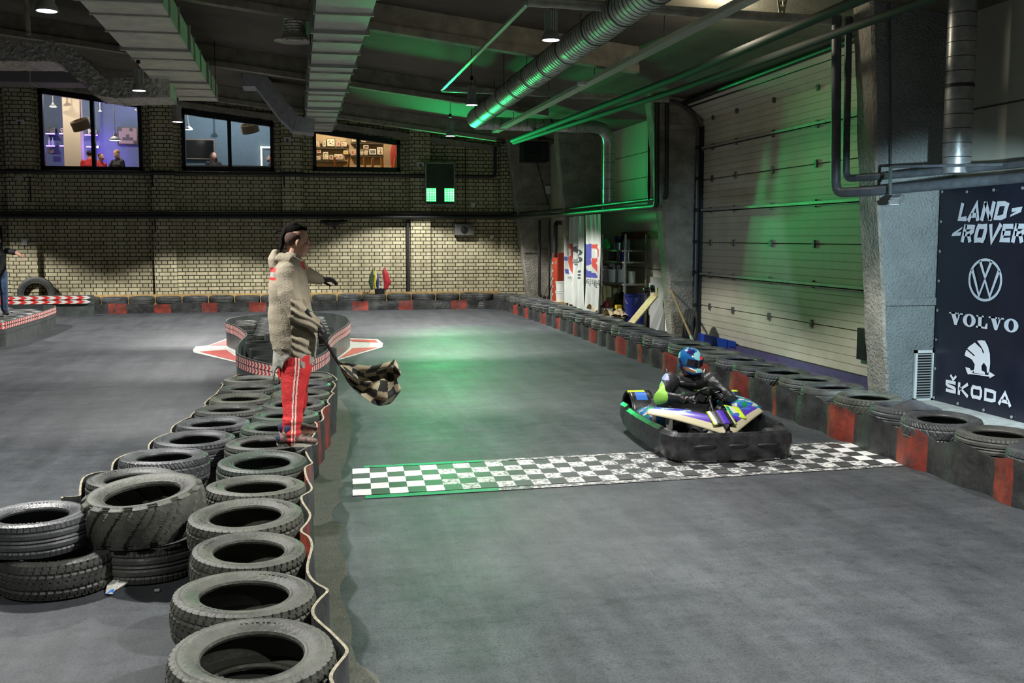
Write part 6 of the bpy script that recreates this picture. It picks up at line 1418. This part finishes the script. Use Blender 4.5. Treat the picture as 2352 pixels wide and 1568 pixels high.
q = MB(); q.tube((-.6,.66,.14),(.6,.66,.14),.02); q.build('rear_axle', ktube, kart); q = MB(); q.tube((-.5,-.62,.125),(.5,-.62,.125),.014); q.build('front_axle', ktube, kart)
# nose fairing: upper skin with the two swept wings
def kf(u, v, s):
    # u: 0 centre tip .. 1 wing end ; v: 0 outer lower edge .. 1 inner upper edge
    ox = s*(.02+.64*u); oy = -.86+.72*u**1.15; oz = .23+.10*math.sin(u*1.5)
    ix = s*(.09+.47*u); iy = -.56+.60*u; iz = .38-.03*u+.02*math.sin(u*3)
    b = math.sin(PI*v)*.035
    return (ox+(ix-ox)*v, oy+(iy-oy)*v, oz+(iz-oz)*v+b)
for s in (-1, 1):
    def fcm(u, v, s=s):
        if v < .30: return 0
        if u > .93: return 3
        if s < 0:
            if v < .42: return 2 if u < .55 else 4
            k = int((u*1.0+v*.5)*16) % 4
            return (1,4,2,4)[k] if u > .35 else (2 if v < .75 else 5)
        k = int((u+v*.5)*10) % 4
        return (2,4,2,2)[k] if v > .45 else (2 if u > .2 else 5)
    q = MB(); q.grid(40, 14, lambda u, v: kf(u, v, s), mf=fcm); o = q.build('fairing_wing', [kcream, kw, kp, kgr, kblu, kb], kart, angle=60)
    md = o.modifiers.new('s', 'SOLIDIFY'); md.thickness = .014; md.offset = -1
# centre panel with number plate
q = MB(); q.grid(14, 12, lambda u, v: (-.14+.25*u, -.78+.24*v-.04*math.sin(u*PI), .325+.085*v+.02*math.sin(u*PI)), mf=lambda u, v: 1 if abs(u-.5) > .40 else (3 if abs(u-.5) > .33 else (2 if (abs(u-.5) < .16) else 0))); o = q.build('nose_panel', [kb, kyel, kp, kw], kart); md = o.modifiers.new('s', 'SOLIDIFY'); md.thickness = .012
q = MB(); q.ell((-.0,-.84,.25),.045,.03,.03,n=16,k=8); q.build('nose_tip', black_metal, kart)
# steering fairing in lime/white and blue
q = MB(); q.grid(12, 10, lambda u, v: (.13+.17*u, -.56+.22*v, .37+.07*v-.03*u), mf=lambda u, v: 0 if u > .62 or v > .85 else (1 if u > .25 else 2)); o = q.build('side_panel', [kyel, kw, kgr], kart); md = o.modifiers.new('s', 'SOLIDIFY'); md.thickness = .012
# side pods
for s in (-1, 1):
    q = MB(); q.grid(20, 6, lambda u, v, s=s: (s*(.36+.27*v), -.05+.50*u, .30+.035*math.sin(PI*v)+.02*math.sin(PI*u)-.03*v), mf=lambda u, v: (0,1,2,1)[int((u*1.3+v*.6)*9) % 4]); o = q.build('side_pod', [kw, kblu, kgr], kart); md = o.modifiers.new('s', 'SOLIDIFY'); md.thickness = .10; md.offset = -1
    # rear wheel guard
    q = MB(); q.grid(8, 12, lambda u, v, s=s: (s*(.40+.26*u), .66-.24*math.cos(PI*v), .20+.24*math.sin(PI*v)), mf=lambda u, v: 1 if .28 < v < .42 and .2 < u < .8 else (2 if .42 <= v < .5 and u > .3 else 0)); o = q.build('wheel_guard', [kb, kblu, kyel], kart); md = o.modifiers.new('s', 'SOLIDIFY'); md.thickness = .02
# engine, tank, exhaust
q = MB(); q.box(-.46,-.28,.18,.48,.08,.30); q.box(-.44,-.30,.22,.44,.30,.40); q.tube((-.37,.33,.40),(-.37,.33,.46),.07,n=18)
for k in range(6): q.box(-.48,-.26,.20+.045*k,.212+.045*k,.12,.34)
q.build('engine', kgrey, kart); q = MB(); q.tube((-.36,.62,.30),(-.36,.86,.32),.06,n=16); q.build('silencer', kgrey, kart); q = MB(); q.sweep([(-.5,.50,.38),(-.47,.54,.33),(-.42,.56,.26)], .018, n=8); q.build('engine_bracket', mat('kart_red', (.5,.03,.02), .4), kart)
q = MB(); q.limb([(0,-.42,.12),(0,-.28,.16)], [.09,.09], [.05,.07], side=(1,0,0)); q.build('fuel_tank', kgrey, kart)
# seat
q = MB(); q.grid(16, 18, lambda u, v: ((u-.5)*.44*(1+.05*v), .12+.42*v**1.2+.0*u-.06*math.sin(PI*u)*0+.05*(1-4*(u-.5)**2)*-0, .08+.50*v**2.2+.12*(2*abs(u-.5))**3)); o = q.build('seat', kb, kart); md = o.modifiers.new('s', 'SOLIDIFY'); md.thickness = .012
# steering
q = MB(); M = Matrix.Rotation(R(-38), 4, 'X'); wc = Vector((.04,-.10,.50)); q.sweep([wc+(M.to_3x3() @ Vector((.145*math.cos(2*PI*k/28), .145*math.sin(2*PI*k/28)*-1, 0))) for k in range(28)], .014, n=8, closed=True)
for a in (90, 210, 330): q.tube(wc, wc+(M.to_3x3() @ Vector((.14*math.cos(R(a)), .14*math.sin(R(a)), 0))), .009, n=6)
q.build('steering_wheel', black_metal, kart); q = MB(); q.tube(tuple(wc), (0,-.62,.18), .012); q.build('steering_column', ktube, kart)
for s in (-1, 1): q = MB(); q.bar((s*.14,-.72,.06),(s*.14,-.76,.20),.05,.01); q.build('pedal', ktube, kart)
# ---------------------------------------------------------------- driver (his own thing, sits in the kart)
drv = thing('person', 'person in black and green racing jacket and blue helmet driving the kart', 'person', (KX-.01, KY-.01, .06), KR)
off = Vector((0,0,-.1)); P_ = lambda x, y, z: Vector((x, y, z))+off
hdc = P_(-.04,.22,.835); hmt = Matrix.Rotation(R(30), 3, 'Z') @ Matrix.Rotation(R(14), 3, 'X')
b = MB(); head(b, hdc, hmt, .86)
b.limb([P_(0,.33,.18),P_(0,.38,.36),P_(-.01,.36,.56),P_(-.02,.30,.68)], [.16,.17,.195,.11], [.11,.11,.11,.08], side=(1,0,0))
AR = [P_(-.23,.29,.63),P_(-.37,.13,.50),P_(-.15,-.06,.50)]; AL = [P_(.20,.29,.63),P_(.37,.10,.43),P_(.20,-.08,.53)]
for A in (AR, AL): b.limb(A, [.052,.044,.032])
hand(b, AR[2], (.5,-.75,.25), (.55,.1,-.6), sgn=-1, curl=(45,60,40), s=.9); hand(b, AL[2], (-.45,-.75,.3), (-.55,.1,-.6), sgn=1, curl=(45,60,40), s=.9)
LG = {}
for s in (-1, 1):
    LG[s] = [P_(s*.10,.28,.18),P_(s*.19,-.16,.36),P_(s*.15,-.56,.14)]; b.limb(LG[s], [.085,.06,.042]); b.limb([P_(s*.15,-.58,.12),P_(s*.14,-.72,.17)], [.035,.03])
b.fuse('body', skin, drv, voxel=.008, it=2)
jk = mat('racing_jacket', (.018,.019,.021), .42, vary=.7, vscale=10, bump=.5, bscale=14); lime = mat('jacket_lime', (.35,.75,.10), .5); ltb = mat('jacket_lilac', (.38,.42,.75), .5); dgr = mat('jacket_green', (.06,.22,.06), .5)
b = MB(); b.limb([P_(0,.32,.17),P_(0,.37,.34),P_(-.01,.34,.55),P_(-.02,.29,.665)], [.20,.22,.245,.14], [.15,.16,.155,.10], side=(1,0,0), n=24)
b.limb([P_(-.23,.28,.63),P_(-.37,.13,.50),P_(-.20,-.02,.50)], [.098,.085,.055]); b.limb([P_(.20,.28,.63),P_(.37,.10,.43),P_(.22,-.04,.51)], [.095,.08,.055])
def jcol(p):
    q = (Matrix.Rotation(-KR, 4, 'Z') @ (p-Vector((KX,KY,0)))) if False else p
    x, y, z = q.x, q.y, q.z+.1
    if x < -.33 and z > .42: return 1 if z < .63 else 2
    if x < -.27 and z > .66: return 2
    if abs((x+.20)*.7-(z-.46)) < .016 and -.27 < x < -.10 and y < .3: return 3
    if abs(x-.14) < .03 and abs(z-.56+.15*(x-.14)) < .012 and y < .3: return 1
    if abs(x-.17) < .035 and abs(z-.47) < .011 and y < .3: return 1
    if abs(x-.02) < .035 and abs(z-.55) < .008 and y < .3: return 1
    return 0
b.fuse('jacket', [jk, lime, ltb, dgr], drv, voxel=.008, it=2, disp=lambda p: mnoise.noise(p*9)*.012, mf=jcol)
b = MB(); 
for s in (-1, 1): b.limb([p+Vector((0,0,0)) for p in LG[s]], [.10,.075,.06])
b.fuse('trousers', mat('driver_trousers', (.012,.013,.02), .7), drv, voxel=.01, it=2)
for s in (-1, 1): b = MB(); b.limb([P_(s*.15,-.56,.12),P_(s*.145,-.64,.13),P_(s*.14,-.74,.18)], [.045,.045,.035]); b.fuse('shoe', black_plastic, drv, voxel=.009, it=2)
for A, f, n_, sg in ((AR, (.5,-.75,.25), (.55,.1,-.6), -1), (AL, (-.45,-.75,.3), (-.55,.1,-.6), 1)): b = MB(); hand(b, A[2], f, n_, sgn=sg, curl=(45,60,40), s=.93, r=1.12); b.limb([A[2]-Vector(f)*.05, A[2]], [.04,.034]); b.fuse('glove', black_plastic, drv, voxel=.006, it=1)
# helmet
T = lambda x, y, z: hdc+hmt @ Vector((x,y,z))
hb_ = mat('helmet_blue', (.015,.13,.36), .18); hcy = mat('helmet_cyan', (.25,.6,.62), .2); hnv = mat('helmet_navy', (.02,.015,.10), .2); hor = mat('helmet_orange', (.75,.06,.03), .25); hbr = mat('helmet_brown', (.25,.13,.06), .25)
b = MB(); b.ell(T(0,.01,.03),.116,.135,.118,M=hmt,n=32,k=20); b.limb([T(-.06,-.045,-.055),T(-.026,-.11,-.065),T(.026,-.11,-.065),T(.06,-.045,-.055)],[.046,.038,.038,.046]); b.ell(T(0,.02,-.05),.10,.108,.06,M=hmt)
Hi = hmt.inverted()
def hcol(p):
    q = Hi @ (p-hdc); x, y, z = q
    if -.006 < z < .062 and y < -.045: return 4 if abs(x-.085) > .02 or z > .05 else 3
    if y < -.05 and .065 < z < .095 and abs(x-.04) < .045: return 3
    if y < 0 and -.03 > z > -.065: return 1 if abs(x) < .05 else 5
    if mnoise.noise(Vector((x*14+3, y*14, z*14))) > .22: return 1
    if mnoise.noise(Vector((x*10-3, y*10, z*10+7))) > .2: return 2
    return 0
o = b.fuse('helmet', [hb_, hcy, hnv, hor, hnv, hbr], drv, voxel=.006, it=3, mf=hcol)
b = MB(); b.grid(20, 6, lambda u, v: tuple(T(.121*math.sin((u-.5)*2.3), .01-.140*math.cos((u-.5)*2.3), -.004+.066*v)), 0); b.build('visor', mat('visor_dark', (.008,.008,.015), .08), drv)
b = MB(); b.limb([P_(-.13,.22,.62),P_(-.02,.14,.615),P_(.12,.22,.62),P_(.0,.36,.64),P_(-.13,.24,.62)], [.035]*5, [.03]*5, n=10); b.fuse('neck_guard', black_plastic, drv, voxel=.009, it=2)
# ================================================================ CAMERA / WORLD
cam = D.cameras.new('camera'); co = D.objects.new('camera', cam); COL.objects.link(co); cam.sensor_width = 36; cam.lens = FPX/2352*36
co.location = (0,0,CAMH); co.rotation_euler = (PI/2-TH, 0, -AZ); cam.clip_start = .05; cam.clip_end = 200; SC.camera = co
wd = D.worlds.new('world'); SC.world = wd; wd.use_nodes = True; wd.node_tree.nodes['Background'].inputs[0].default_value = (.6,.75,1,1); wd.node_tree.nodes['Background'].inputs[1].default_value = .05
SC.view_settings.view_transform = 'Standard'; SC.view_settings.look = 'None'; SC.view_settings.gamma = 1; SC.view_settings.use_curve_mapping = False
SC.view_settings.exposure = 0.0
